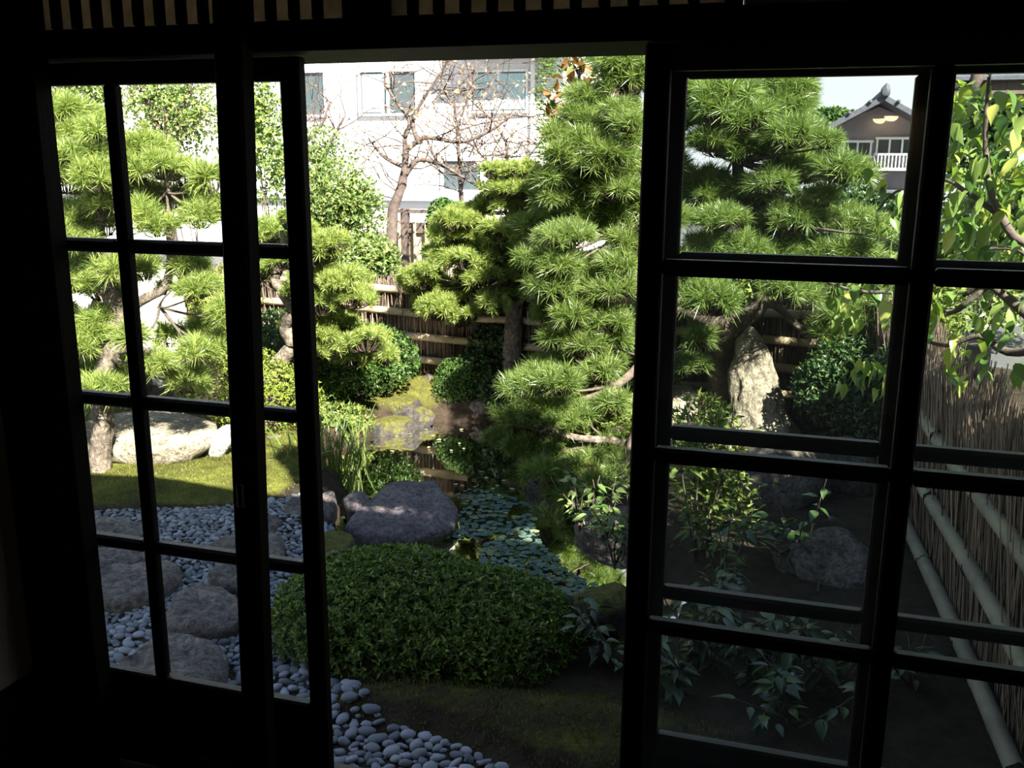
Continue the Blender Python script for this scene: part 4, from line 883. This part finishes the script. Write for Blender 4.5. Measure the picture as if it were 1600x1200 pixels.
bl('branch', (2.86, 1.76, .8), tuple(at(1650, 515, 1.85)), tuple(at(1600, 487, 1.9)), tuple(at(1543, 444, 1.95)), tuple(at(1505, 462, 2.0)), r0=.03, r1=.008, seed=1)
bl('branch', tuple(at(1640, 545, 1.85)), tuple(at(1575, 550, 1.9)), tuple(at(1530, 525, 1.95)), tuple(at(1480, 540, 2.0)), tuple(at(1440, 530, 2.0)), r0=.018, r1=.005, seed=2)
bl('branch', tuple(at(1545, 446, 1.95)), tuple(at(1480, 490, 2.0)), tuple(at(1420, 460, 2.0)), tuple(at(1340, 455, 2.05)), tuple(at(1290, 440, 2.1)), r0=.013, r1=.004, seed=3)
bl('branch', (2.78, 1.70, 1.6), tuple(at(1640, 380, 1.6)), tuple(at(1560, 330, 1.6)), tuple(at(1540, 230, 1.6)), tuple(at(1545, 120, 1.6)), r0=.02, r1=.005, seed=4)
bl('branch', tuple(at(1560, 335, 1.6)), tuple(at(1510, 300, 1.65)), tuple(at(1470, 280, 1.7)), tuple(at(1400, 300, 1.75)), tuple(at(1370, 330, 1.8)), r0=.01, r1=.003, seed=5)
bl('branch', (2.80, 1.72, 1.4), tuple(at(1660, 420, 1.6)), tuple(at(1590, 390, 1.6)), tuple(at(1520, 390, 1.65)), r0=.012, r1=.004, seed=6)
bl('branch', tuple(at(1440, 532, 2.0)), tuple(at(1390, 560, 2.0)), tuple(at(1345, 580, 2.0)), r0=.006, r1=.003, seed=7)
rg = np.random.default_rng(12); nl = 0
def hang_leaf(x, y, Yd, s):
    c = at(x, y, Yd); a = rg.uniform(0, 6.28)
    obj('leaf', OV[int(rg.integers(3))], bt, c-BT, (rg.normal(0, .5), rg.uniform(.35, 1.35), a), (s, s*rg.uniform(.8, 1.1), s))
for k in range(170): hang_leaf(rg.uniform(1482, 1640), rg.uniform(135, 410)+max(0, 0), 1.6+rg.uniform(-.25, .3), rg.uniform(.055, .09))
for k in range(22): hang_leaf(rg.uniform(1372, 1440), rg.uniform(285, 420), 1.75+rg.uniform(-.1, .1), rg.uniform(.055, .085))
for k in range(6): hang_leaf(rg.uniform(1355, 1385), rg.uniform(262, 300), 1.8, rg.uniform(.055, .08))
for k in range(26): hang_leaf(rg.uniform(1285, 1420), rg.uniform(428, 500), 2.0+rg.uniform(-.1, .1), rg.uniform(.07, .11))
for k in range(20): hang_leaf(rg.uniform(1310, 1400), rg.uniform(560, 610), 2.0+rg.uniform(-.1, .1), rg.uniform(.06, .1))
for k in range(56): hang_leaf(rg.uniform(1450, 1620), rg.uniform(430, 600), 1.95+rg.uniform(-.15, .2), rg.uniform(.06, .10))
n_ = 520; P = np.array([at(rg.uniform(1478, 1660), rg.uniform(125, 430), rg.uniform(1.75, 2.3)) for k in range(n_)]); D = unit(rg.normal(size=(n_, 3))-np.array([0, 0, .9]))
V = leaf_verts(P, D, rg.normal(size=(n_, 3)), rg.uniform(.05, .085, n_), rg.uniform(.025, .042, n_)).reshape(-1, 3)
tag(obj('inner_leaves', mesh_np('inner_leaves', V-BT, (LF[None]+(np.arange(n_)*5)[:, None, None]).reshape(-1, 3), M['bigleaf']), bt), kind='stuff')
# crown beside the frame, and unseen overhead leaves added to shade the flat stone
V, F = leaf_cloud(14000, [((1.40, .78, 2.74), (.60, .32, .20)), ((1.95, .66, 2.76), (.5, .3, .18)), ((2.2, .62, 2.76), (.3, .28, .18)), ((1.75, 1.25, 2.72), (.75, .5, .28)), ((2.2, .98, 2.68), (.6, .3, .22)), ((1.2, 1.0, 2.85), (.6, .4, .25)), ((1.2, 1.0, 2.80), (.3, .3, .2))], .085, .045, 13, 2, shell=.8); V2, F2 = leaf_cloud(900, [((2.85, 1.95, 2.2), (.6, .5, .45)), ((3.1, 1.9, 1.6), (.5, .5, .5))], .085, .045, 14, 2, shell=.8); V, F = joinarr([(V, F), (V2, F2)]); tag(obj('crown_and_shade_leaves', mesh_np('crown_and_shade_leaves', V-BT, F, M['bigleaf']), bt), kind='stuff')

def sprig(name, c, label, leaves, L_, mat, seed, h=.5, nst=5, spread=.2, cat='shrub', wr=.4):
    rg = np.random.default_rng(seed); c = np.array(c, float); t = empty(name, c, label, cat)
    me = mesh_np('leaf', *ovate(droop=.2, fold=.12), M[mat], smooth=True)
    for i in range(nst):
        e = np.array([rg.normal(0, spread), rg.normal(0, spread), h*rg.uniform(.7, 1.05)]); P = smooth_path([(0, 0, -.03), e*.5+rg.normal(0, .02, 3), e], 4)
        V, F = tube(P, np.linspace(.006, .002, len(P)), 5); sto = obj('stem', mesh_np('stem', V, F, M['bark_grey'], smooth=True), t)
        for k in range(leaves//nst):
            s = rg.uniform(.25, 1); p = P[int(s*(len(P)-1))]; a = rg.uniform(0, 6.28)
            p = p+np.array([math.cos(a), math.sin(a), 0])*rg.uniform(0, spread*.35)
            z = L_*rg.uniform(.7, 1.2); obj('leaf', me, sto, p, (rg.normal(0, .3), rg.uniform(-.3, .6), a), (z, z*wr*2*rg.uniform(.8, 1.2), z))
    return t
q = at(1085, 900, 2.9); sprig('nandina_shrub', (q[0], 2.9, GZ), 'tall yellow green nandina just inside the left edge of the right panes', 260, .075, 'nandina', 31, .82, 8, .13, wr=.3)
shrub('nandina_shrub', (q[0]+.02, 3.05, GZ), 'dense yellow green nandina foliage behind the tall stems', 'nandina', [((q[0]+.0, 3.05, GZ+.52), (.20, .16, .34)), ((q[0]+.1, 3.1, GZ+.25), (.2, .16, .2))], 420, .055, .018, 35, ros=4, stems=6, shell=.8)
q = at(1120, 905, 2.7); sprig('nandina_shrub', (q[0]+.02, 2.7, GZ), 'shorter dull nandina at the foot of the taller one', 110, .06, 'nandina', 32, .42, 6, .15, wr=.3)
q = at(1270, 870, 3.1); sprig('leafy_sprig', (q[0]-.06, 3.0, GZ), 'dark arching sprig with paired oval leaves over the craggy rock', 70, .085, 'camellia', 33, .52, 4, .22, wr=.45)
# arching compound branch reaching left
t = empty('beautyberry_branch', gr(1275, 940), 'arching dark green branch with paired leaves and purple berries', 'shrub'); tb0 = np.array(t.location)
P = smooth_path([at(1285, 880, 2.95), at(1265, 838, 2.95), at(1225, 828, 2.95), at(1180, 818, 2.95), at(1130, 815, 2.95)], 6)
V, F = tube(np.vstack([[tb0-np.array([0, 0, .02])], P])-tb0, np.linspace(.006, .002, len(P)+1), 5); obj('stem', mesh_np('stem', V, F, M['bark_grey'], smooth=True), t)
me = mesh_np('leaf', *ovate(droop=.2, fold=.1), M['camellia'], smooth=True)
rg = np.random.default_rng(41)
for i in range(4, len(P)):
    for sgn in (-1, 1):
        for rep in range(2):
            d_ = P[min(i+1, len(P)-1)]-P[i-1]; a = math.atan2(d_[1], d_[0])+sgn*rg.uniform(.5, 1.2); s = rg.uniform(.06, .085)
            obj('leaf', me, t, P[i]-tb0+rg.normal(0, .006, 3), (0, rg.uniform(.0, .5), a), (s, s*.85, s))
bme = mesh_np('berry', ico(1)[0]*.006, ico(1)[1], surf('purple_berry', (.08, .03, .12), (.14, .05, .2), 9, .4, 0), smooth=True)
for k in range(10): obj('berry', bme, t, at(1138+rg.normal(0, 6), 816+rg.normal(0, 4), 2.95)-tb0)
for i, (px, py, Yd, lab, n, s, h) in enumerate((
    (1090, 1110, 1.75, 'dark leafy plant at the left of the lowest right panes', 150, .085, .40), (1180, 1130, 1.7, 'dark leafy plant with small pale buds in the lowest right panes', 150, .085, .38),
    (1280, 1120, 1.7, 'dark leafy plant right of the pale buds in the lowest right panes', 120, .085, .34), (1130, 1010, 2.2, 'dark leaves just under the third row of right panes', 120, .075, .32),
    (955, 1090, 1.65, 'dark leafy plant by the right edge of the opening', 55, .075, .30), (945, 850, 3.0, 'pale edged leafy plant under the low pine boughs', 90, .085, .42), (905, 860, 3.15, 'small leaved plant at the water under the low pine boughs', 80, .06, .34),
    (960, 900, 2.7, 'thin leafy plant at the right edge of the pond', 60, .06, .36), (1050, 1150, 1.5, 'dark leafy plant low beside the inner stile of the right doors', 80, .08, .34), (1230, 1170, 1.45, 'dark leafy plant nearest the sill of the right doors', 80, .085, .30), (1440, 960, 1.9, 'low fern-like plant at the foot of the right fence', 40, .06, .2), (1240, 660, 4.9, 'small pale leaved plant at the foot of the standing rock', 40, .06, .22),
    (1075, 690, 4.9, 'fern-like plant at the foot of the dark pine trunk', 60, .08, .3), (1145, 690, 4.8, 'yellow green plant in front of the standing rock', 50, .07, .3))):
    c = at(px, py, Yd); sprig('leafy_plant', (c[0], Yd, GZ), lab, n, s, 'nandina' if i > 11 else ('pale' if i in (5, 6) else 'camellia'), 50+i, h, 6, .13, 'plant', wr=.42)
# pale buds
o = obj('flower_bud', mesh_np('flower_bud', ico(2)[0]*np.array([.009, .009, .013]), ico(2)[1], surf('white_bud', (.6, .6, .55), (.75, .75, .7), 9, .6, 0), smooth=True), None, at(1239, 1054, 1.6)); tag(o, 'tiny white bud shining among the dark leaves', 'flower')
# moss cushion fuzz on the sunlit lawn: short upright blades nobody could count
rg = np.random.default_rng(77); xy = rg.uniform((-4.3, 2.4), (-1.3, 4.6), (26000, 2)); xy = xy[polydist(xy[:, 0], xy[:, 1], MOSS_REG[0]) < -.02*rg.random(len(xy))]
xy2 = rg.uniform((-2.8, 4.9), (-.9, 6.6), (9000, 2)); xy2 = xy2[polydist(xy2[:, 0], xy2[:, 1], MOSS_REG[1]) < 0]; xy3 = rg.uniform((-.3, .75), (1.5, 1.5), (7000, 2)); xy3 = xy3[polydist(xy3[:, 0], xy3[:, 1], MOSS_REG[2]) < 0]
xy = np.concatenate([xy, xy2, xy3]); P = np.concatenate([xy, ground_z(xy[:, 0], xy[:, 1])[:, None]], 1); n_ = len(P)
tp = P+np.stack([rg.normal(0, .006, n_), rg.normal(0, .006, n_), rg.uniform(.008, .022, n_)], -1); sd = unit(rg.normal(size=(n_, 3))*np.array([1, 1, 0]))*.0025
mm = leaf('moss_fuzz', (.05, .052, .012), (.15, .16, .03), None, .3)
V = np.stack([P-sd, P+sd, tp], 1).reshape(-1, 3); tag(obj('moss', mesh_np('moss', V, np.arange(len(V)).reshape(-1, 3), mm)), 'yellow green moss carpet on the ground around the pond', 'moss', kind='stuff')

# ------------------------------------------------------------------ trees and houses beyond the fence
def bare_tree(name, base, label, main, seed, r0=.11, depth=8.5, twigs=70, leaves=120, mat='bark_grey'):
    rg = np.random.default_rng(seed); b = np.array(base, float); t = empty(name, b, label, 'tree', 'bare trees beyond the fence'); ends = []
    for i, path in enumerate(main):
        P = [at(x, y, depth) if not hasattr(x, '__len__') else np.array(x) for x, y in path]
        if i == 0: P = [b-np.array([0, 0, .1])]+P
        rr = r0 if i == 0 else r0*.42
        limb('trunk' if i == 0 else 'branch', t, M[mat], [p-b for p in P], rr*.8, rr*.25, 9, 5, .12, i); ends += list(smooth_path(P, 4)[len(P):])
    parts, lv = [], []
    for k in range(twigs):
        s = ends[int(rg.integers(len(ends)))]; d = unit(np.array([rg.normal(0, 1), rg.normal(0, .5), abs(rg.normal(.6, .5))])); L_ = rg.uniform(.4, 1.1)
        P = [s]; dd = d.copy()
        for j in range(4): dd = unit(dd+rg.normal(0, .3, 3)); P.append(P[-1]+dd*L_/4)
        parts.append(tube(P, np.linspace(.009, .003, 5), 4)); lv += P[1:]
        for q in range(3):
            s2 = P[1+q]; d2 = unit(dd+rg.normal(0, .8, 3)); Q = [s2, s2+d2*L_*.22, s2+unit(d2+rg.normal(0, .3, 3))*L_*.45]; parts.append(tube(Q, [.005, .004, .002], 3)); lv.append(Q[-1])
    V, F = joinarr(parts); tag(obj('twigs', mesh_np('twigs', V-b, F, M[mat]), t), kind='stuff')
    if leaves:
        lv = np.array(lv); P = lv[rg.integers(0, len(lv), leaves)]+rg.normal(0, .05, (leaves, 3)); D = unit(rg.normal(size=(leaves, 3))-np.array([0, 0, .4])); V = leaf_verts(P, D, rg.normal(size=(leaves, 3)), rg.uniform(.04, .08, leaves), rg.uniform(.02, .04, leaves))
        tag(obj('leaves', mesh_np('leaves', V.reshape(-1, 3)-b, (LF[None]+(np.arange(leaves)*5)[:, None, None]).reshape(-1, 3), M['autumn']), t), kind='stuff')
b0 = at(612, 400, 8.6); b0[2] = GZ
bare_tree('bare_tree', b0, 'half bare tree with forked grey trunk in front of the white house', [[(612, 350), (628, 290), (634, 240), (632, 215)], [(632, 275), (655, 250), (690, 258), (720, 275), (760, 300)], [(634, 235), (665, 215), (720, 222), (765, 205), (800, 180)], [(632, 215), (640, 190), (620, 160), (600, 130)], [(655, 225), (645, 190), (665, 150), (690, 110)], [(634, 262), (600, 245), (575, 215)]], 61, .10, 8.6, 55, 300)
b0 = at(520, 420, 9.4); b0[2] = GZ
bare_tree('bare_tree', b0, 'leaning branch of a bare tree at the left edge of the opening', [[(540, 330), (505, 270), (470, 225), (440, 190)], [(500, 262), (520, 215), (540, 180)], [(470, 228), (500, 200), (515, 160)]], 62, .10, 9.4, 35, 120)
b0 = at(800, 420, 9.6); b0[2] = GZ
bare_tree('bare_tree', b0, 'twiggy tree with thin rusty leaves above the tiered pine', [[(800, 330), (795, 270), (790, 220)], [(795, 270), (830, 240), (850, 210)], [(795, 280), (760, 250), (740, 230)], [(790, 220), (770, 190), (740, 160)]], 63, .06, 9.6, 55, 500)
b0 = at(725, 420, 10.2); b0[2] = GZ
bare_tree('bare_tree', b0, 'fine pale twigged tree top beneath the eave of the white house', [[(720, 300), (715, 220), (710, 150)], [(715, 200), (735, 140), (745, 100)], [(712, 170), (690, 130), (700, 90)]], 64, .05, 10.2, 45, 150)
b0 = at(270, 300, 8.8); b0[2] = GZ
bare_tree('bare_tree', b0, 'pale trunked tree behind the left pine', [[(262, 320), (250, 220), (235, 170), (215, 120)], [(255, 240), (275, 190), (300, 130)]], 65, .10, 8.8, 40, 250)
# conifer column and rust-backed magnolia behind the large pine
c = at(892, 110, 7.2); shrub('conifer_column', (c[0], c[1], GZ), 'narrow bright green conifer behind the large pine top', 'cypress', [((c[0], c[1], 2.0), (.32, .3, 1.3)), ((c[0]+.15, c[1], 1.0), (.4, .35, 1.2))], 5200, .05, .012, 71, 'tree', 3, stems=3, shell=.3, up=.8, tilt=.4)
t = empty('magnolia', (at(890, 170, 6.6)[0], 6.6, GZ), 'magnolia with rust brown leaf backs left of the large pine top', 'tree'); tb0 = np.array(t.location); rg = np.random.default_rng(81)
limb('trunk', t, M['bark_grey'], [(0, 0, -.05), (.05, 0, 1.2), (.0, 0, 2.2), (.1, 0, 2.9)], .05, .015)
mgl = [mesh_np('leaf', *ovate(droop=d_, fold=.15), M['magnolia'], smooth=True) for d_ in (.0, .2)]; mgg = mesh_np('leaf', *ovate(droop=.1, fold=.15), M['camellia'], smooth=True)
for k in range(70):
    x = rg.uniform(857, 935); y = rg.uniform(95, 200) if x > 880 else rg.uniform(140, 200); c = at(x, y, 6.6+rg.uniform(-.15, .15)); s = rg.uniform(.13, .19)
    obj('leaf', mgg if k % 4 == 0 else mgl[k % 2], t, c-tb0, (rg.normal(0, .5), -rg.uniform(.1, 1.2), rg.uniform(0, 6.28)), (s, s*.75, s))
# the white house
HY = 17.0
def hx(px, py=150): return at(px, py, HY)
x0, x1 = hx(-150)[0], hx(869)[0]; zt = hx(800, 92)[2]
wh = empty('white_house', ((x0+x1)/2, HY, GZ), 'white two storey house behind the bare trees', 'building'); wo = np.array(wh.location)
def wbox(n_, mat, xa, xb, ya, yb, za, zb, ch=.01, par=None): 
    o = box(n_, wh, mat, xa-wo[0], xb-wo[0], ya-wo[1], yb-wo[1], za-wo[2], zb-wo[2], ch)
    if par is not None: o.location = o.location-par.location; o.parent = par
    return o
xs0 = hx(722)[0]
wbox('wall', M['white_wall'], x0, x1, HY, HY+6, GZ, zt+.1); wbox('wall', M['white_wall'], x0, xs0-.05, HY-.02, HY+6, zt+.1, zt+2.2)
nb = 30; zb0 = hx(800, 215)[2]
for k in range(nb): wbox('siding_board', M['siding'], hx(836)[0], x1, HY-.018, HY, zb0+(zt-zb0)*k/nb+.004, zb0+(zt-zb0)*(k+1)/nb-.006, .004)
wbox('eave', M['white_paint'], xs0, x1+.4, HY-.62, HY+.2, zt, zt+.10); wbox('gutter', M['gutter'], xs0, x1+.4, HY-.72, HY-.60, zt-.02, zt+.10, .03)
V, F = chbox(xs0-.05, x1+.5, HY-.7, HY+6.5, -.05, .05, .01); V[:, 2] += zt+.22+(V[:, 1]-HY+.7)*.35; obj('roof', mesh_np('roof', V-wo, F, M['tile']), wh)
def hwin(pxa, pxb, pya, pyb, split=True, curtain=True, cwin=1.0):
    a, b_ = at(pxa, pyb, HY), at(pxb, pya, HY); xa, za, xb, zb = a[0], a[2], b_[0], b_[2]; f_ = .05
    w_ = wbox('window', M['darkglass'], xa, xb, HY-.03, HY, za, zb, 0)
    for A in ((xa-f_, xb+f_, zb, zb+f_), (xa-f_, xb+f_, za-f_, za), (xa-f_, xa, za, zb), (xb, xb+f_, za, zb)): wbox('frame', M['white_paint'], A[0], A[1], HY-.09, HY, A[2], A[3], .008, par=w_)
    if split: wbox('meeting_stile', M['white_paint'], (xa+xb)/2-.03, (xa+xb)/2+.03, HY-.07, HY-.03, za, zb, .005, par=w_)
    if curtain:
        n = 18; ca, cb_ = xa+.04, xa+(xb-xa)*cwin-.02; V, F = [], []
        for i in range(n*2+1): x = ca+(cb_-ca)*i/(2*n); y = HY-.045+.012*math.sin(i*1.9); V += [(x, y, za+.03), (x, y, zb-.03)]
        for i in range(n*2): F.append([2*i, 2*i+2, 2*i+3, 2*i+1])
        obj('curtain', mesh_np('curtain', np.array(V)-wo-np.array(w_.location), quads_tris(F), M['curtain']), w_)
hwin(738, 823, 112, 174); hwin(566, 650, 112, 178, cwin=.45); hwin(440, 507, 114, 180, False, False); hwin(694, 752, 252, 296, False, False)
wbox('downpipe', M['white_paint'], hx(834)[0]-.04, hx(834)[0]+.04, HY-.12, HY-.04, .6, zt, .02)
lz = at(640, 310, HY)[2]; wbox('ledge', M['gutter'], x0, hx(775)[0], HY-.15, HY, lz-.05, lz+.06)
# bamboo screen fence in front of the house
SY = 9.9; sa, sb = at(618, 335, SY), at(672, 335, SY)
sc_ = empty('bamboo_screen', (sa[0], SY, GZ), 'bamboo screen fence with brown timber post below the bare tree', 'fence'); sO = np.array(sc_.location)
def sbox(n_, mat, xa, xb, ya, yb, za, zb): return box(n_, sc_, mat, xa-sO[0], xb-sO[0], ya-sO[1], yb-sO[1], za-sO[2], zb-sO[2], .004)
ztop = at(640, 333, SY)[2]; px_ = at(633, 350, SY)[0]
sbox('timber_post', M['brownwood'], px_-.05, px_+.05, SY-.05, SY+.05, GZ, ztop+.06); sbox('top_beam', M['brownwood'], px_-.1, sb[0]+1.0, SY-.04, SY+.04, ztop, ztop+.05); sbox('rail', M['brownwood'], px_, sb[0]+1.0, SY-.02, SY+.02, ztop-.26, ztop-.12)
parts = []
for k in range(58):
    z = -.3+k*(ztop-.26+.3)/58; parts.append(chbox(sa[0]-.6-sO[0], sb[0]+1.0-sO[0], .03, .045, z+.003-sO[2], z+.022-sO[2], 0))
V, F = joinarr(parts); tag(obj('thin_slats', mesh_np('thin_slats', V, F, M['screen']), sc_), kind='stuff')
for px in (626, 650, 668):
    x = at(px, 360, SY)[0]; bamboo('bamboo_pole', sc_, M['bamboo_tan'], (x-sO[0], -.05, 0), (x-sO[0], -.05, ztop-.1-sO[2]), .022, .4, px)
# plaster garden wall with tile coping at the far left
GW = 7.6; ga, gb = at(40, 440, GW)[0], at(345, 440, GW)[0]; zc = at(150, 428, GW)[2]
gw = empty('plaster_wall', ((ga+gb)/2, GW, GZ), 'white plaster garden wall with grey tile coping behind the left panes', 'wall'); gO = np.array(gw.location)
box('wall_body', gw, M['white_wall'], ga-gO[0], gb-gO[0], -.07, .07, -.05, zc-gO[2]); V, F = chbox(ga-gO[0], gb-gO[0], -.16, .16, zc-gO[2], zc-gO[2]+.05, .01); obj('coping', mesh_np('coping', V, F, M['brownwood']), gw)
tm = mesh_np('coping_tile', *tube([(0, -.17, 0), (0, 0, .06), (0, .17, 0)], .045, 8), M['tile'], smooth=True); nT = int((gb-ga)/.16)
for k in range(nT): obj('coping_tile', tm, gw, (ga-gO[0]+(k+.5)*(gb-ga)/nT, 0, zc-gO[2]+.07))
# gabled house at the far right
H2 = 19.0; pk = at(1375, 157, H2); le = at(1298, 198, H2); sl_ = (pk[2]-le[2])/(pk[0]-le[0])
gh = empty('gabled_house', (pk[0], H2, GZ), 'grey mauve house with tiled gable roof and white balcony railing', 'building'); gO = np.array(gh.location)
xl, xr = at(1308, 230, H2)[0]-gO[0], 2*pk[0]-at(1308, 230, H2)[0]-gO[0]; pz = pk[2]-gO[2]
zl = pz+xl*sl_-.02
prof = [(xl, 0), (xr, 0), (xr, zl), (0, pz-.12), (xl, zl)]; V = [(x, 0, z) for x, z in prof]+[(x, 8, z) for x, z in prof]; F = [[0, 1, 2], [0, 2, 4], [2, 3, 4], [5, 7, 6], [5, 9, 7], [7, 9, 8]]+sum([[[i, 5+(i+1) % 5, (i+1) % 5], [i, 5+i, 5+(i+1) % 5]] for i in range(5)], [])
obj('wall', mesh_np('wall', V, F, M['mauve']), gh)
for sg in (-1, 1):
    V, F = chbox(0, (xr+.35), -1.15, 8.4, -.06, .06, .01); V[:, 2] += pz-.02-V[:, 0]*sl_; V[:, 0] *= sg; obj('roof_slope', mesh_np('roof_slope', V, F if sg > 0 else F[:, ::-1], M['tile']), gh)
    for k in range(7):
        V, F = tube([(sg*(.25+k*.36), -1.2, pz+.05-(.25+k*.36)*sl_), (sg*(.25+k*.36), 8, pz+.05-(.25+k*.36)*sl_)], .035, 8); obj('tile_roll', mesh_np('tile_roll', V, F, M['tile'], smooth=True), gh)
V, F = tube([(0, -1.2, pz+.06), (0, 8, pz+.06)], .09, 10); obj('ridge', mesh_np('ridge', V, F, M['tile'], smooth=True), gh)
V, F = rock_mesh((.17, .12, .26), 5, .1); obj('ridge_end_tile', mesh_np('ridge_end_tile', V, F, M['tile'], smooth=True), gh, (0, -1.2, pz+.10))
def gwin(pxa, pxb, pya, pyb, n):
    a, b_ = at(pxa, pyb, H2)-gO, at(pxb, pya, H2)-gO; w_ = box('window', gh, M['darkglass'], a[0], b_[0], -.03, 0.0, a[2], b_[2], 0); c_ = np.array(w_.location)
    def fb(n__, xa, xb, za, zb): q = box(n__, gh, M['white_paint'], xa, xb, -.08, -.03, za, zb, .004); q.location = q.location-w_.location; q.parent = w_
    fb('frame', a[0]-.04, b_[0]+.04, b_[2], b_[2]+.05); fb('frame', a[0]-.04, b_[0]+.04, a[2]-.05, a[2])
    for k in range(n+1): x = a[0]+(b_[0]-a[0])*k/n; fb('mullion', x-.018, x+.018, a[2], b_[2])
gwin(1318, 1361, 223, 243, 2); gwin(1369, 1430, 218, 239, 3)
a, b_ = at(1366, 262, H2)-gO, at(1434, 241, H2)-gO
bal = box('balcony', gh, M['white_paint'], a[0], b_[0], -.75, 0, a[2]-.06, a[2], .01)
def bb(n__, xa, xb, ya, yb, za, zb): q = box(n__, gh, M['white_paint'], xa, xb, ya, yb, za, zb, .003); q.location = q.location-bal.location; q.parent = bal
bb('handrail', a[0], b_[0], -.75, -.71, b_[2]-.03, b_[2])
for k in range(13): x = a[0]+(b_[0]-a[0])*k/12; bb('baluster', x-.009, x+.009, -.745, -.715, a[2], b_[2]-.03)
a, b_ = at(1350, 305, H2)-gO, at(1432, 296, H2)-gO; box('lower_eave', gh, M['tile'], a[0], b_[0], -.9, 0, a[2], b_[2], .02); gwin(1360, 1376, 310, 322, 1)
c = at(1322, 308, 13.0); shrub('background_hedge', (c[0], c[1], GZ), 'dark hedge in front of the gabled house', 'camellia', [(c-np.array([0, 0, .25]), (.75, .5, .42)), (c+np.array([.5, 0, -.4]), (.6, .5, .4)), (c+np.array([-.8, 0, -.4]), (.7, .5, .5))], 2600, .09, .05, 91, 'hedge', 3, shell=.5)
c = at(1295, 195, 30.0); shrub('distant_tree', (c[0], c[1], GZ), 'hazy distant tree crown left of the gabled roof', 'azalea', [(c-np.array([0, 0, .4]), (1.2, .8, .9)), (c+np.array([-1.0, 0, -.6]), (1.1, .8, .8))], 2600, .16, .09, 92, 'tree', 3, shell=.5)
c = at(1540, 420, 9.6); shrub('background_hedge', (c[0], c[1], GZ), 'bright green bushes beyond the right hand fence', 'broad', [(c, (1.0, .6, .75)), (c+np.array([-.9, 0, -.3]), (.8, .5, .6)), (c+np.array([.8, 0, .5]), (.9, .6, .9))], 5200, .10, .05, 93, 'hedge', 3, shell=.6)
for k_, (px, py, rx) in enumerate(((1110, 470, .9), (1240, 500, .9), (1350, 480, .9))):
    c = at(px, py, 7.2); shrub('background_shrub', (c[0], c[1], GZ), ('sunny shrub beyond the far fence behind the dark pine fork', 'sunny shrub beyond the far fence above the standing rock', 'sunny shrub beyond the far fence behind the hanging leaves', 'sunny shrub beyond the far fence hidden by the large pine')[k_], 'nandina', [(c, (rx, .4, .5)), (c+np.array([.3, 0, -.3]), (.6, .4, .4))], 1500, .08, .03, 200+k_, 'shrub', 4, shell=.6)
c = at(1560, 230, 10.6); shrub('background_tree', (c[0], c[1], GZ), 'shaded grey green tree beyond the near leaves at the right edge', 'camellia', [(c, (.75, .6, .9)), (c+np.array([.7, 0, .3]), (.9, .6, 1.0))], 4200, .10, .05, 94, 'tree', 3, shell=.6)
# eave of the annex at the upper right
AY = 7.4; za = at(1560, 148, AY)[2]; xa = at(1482, 148, AY)[0]
an = empty('annex_eave', (xa, AY, za), 'dark timber eave with a thick bracket at the top of the right panes', 'roof')
box('fascia', an, M['brownwood'], 0, 2.2, -.03, .03, 0, .14); V, F = chbox(0, 2.2, -.1, 1.0, .14, .19, .01); V[:, 2] += V[:, 1]*.35; obj('roof_board', mesh_np('roof_board', V, F, M['tile']), an)
q0, q1 = at(1540, 100, AY-.1), at(1514, 148, AY-.1); V, F = tube([q0-np.array(an.location)+np.array([0, 0, .05]), (q0+q1)/2-np.array(an.location), q1-np.array(an.location)], [.05, .05, .035], 10, .1); obj('bracket', mesh_np('bracket', V, F, M['bark_grey'], smooth=True), an)
V, F = tube([(1.6, .4, .1), (1.6, .4, GZ-za)], .06, 10); obj('post', mesh_np('post', V, F, M['brownwood']), an)
q0, q1 = at(1549, 108, AY-.1), at(1543, 152, AY-.1); V, F = tube([q0-np.array(an.location), q1-np.array(an.location)], .008, 6); obj('rain_chain', mesh_np('rain_chain', V, F, M['cord']), an)
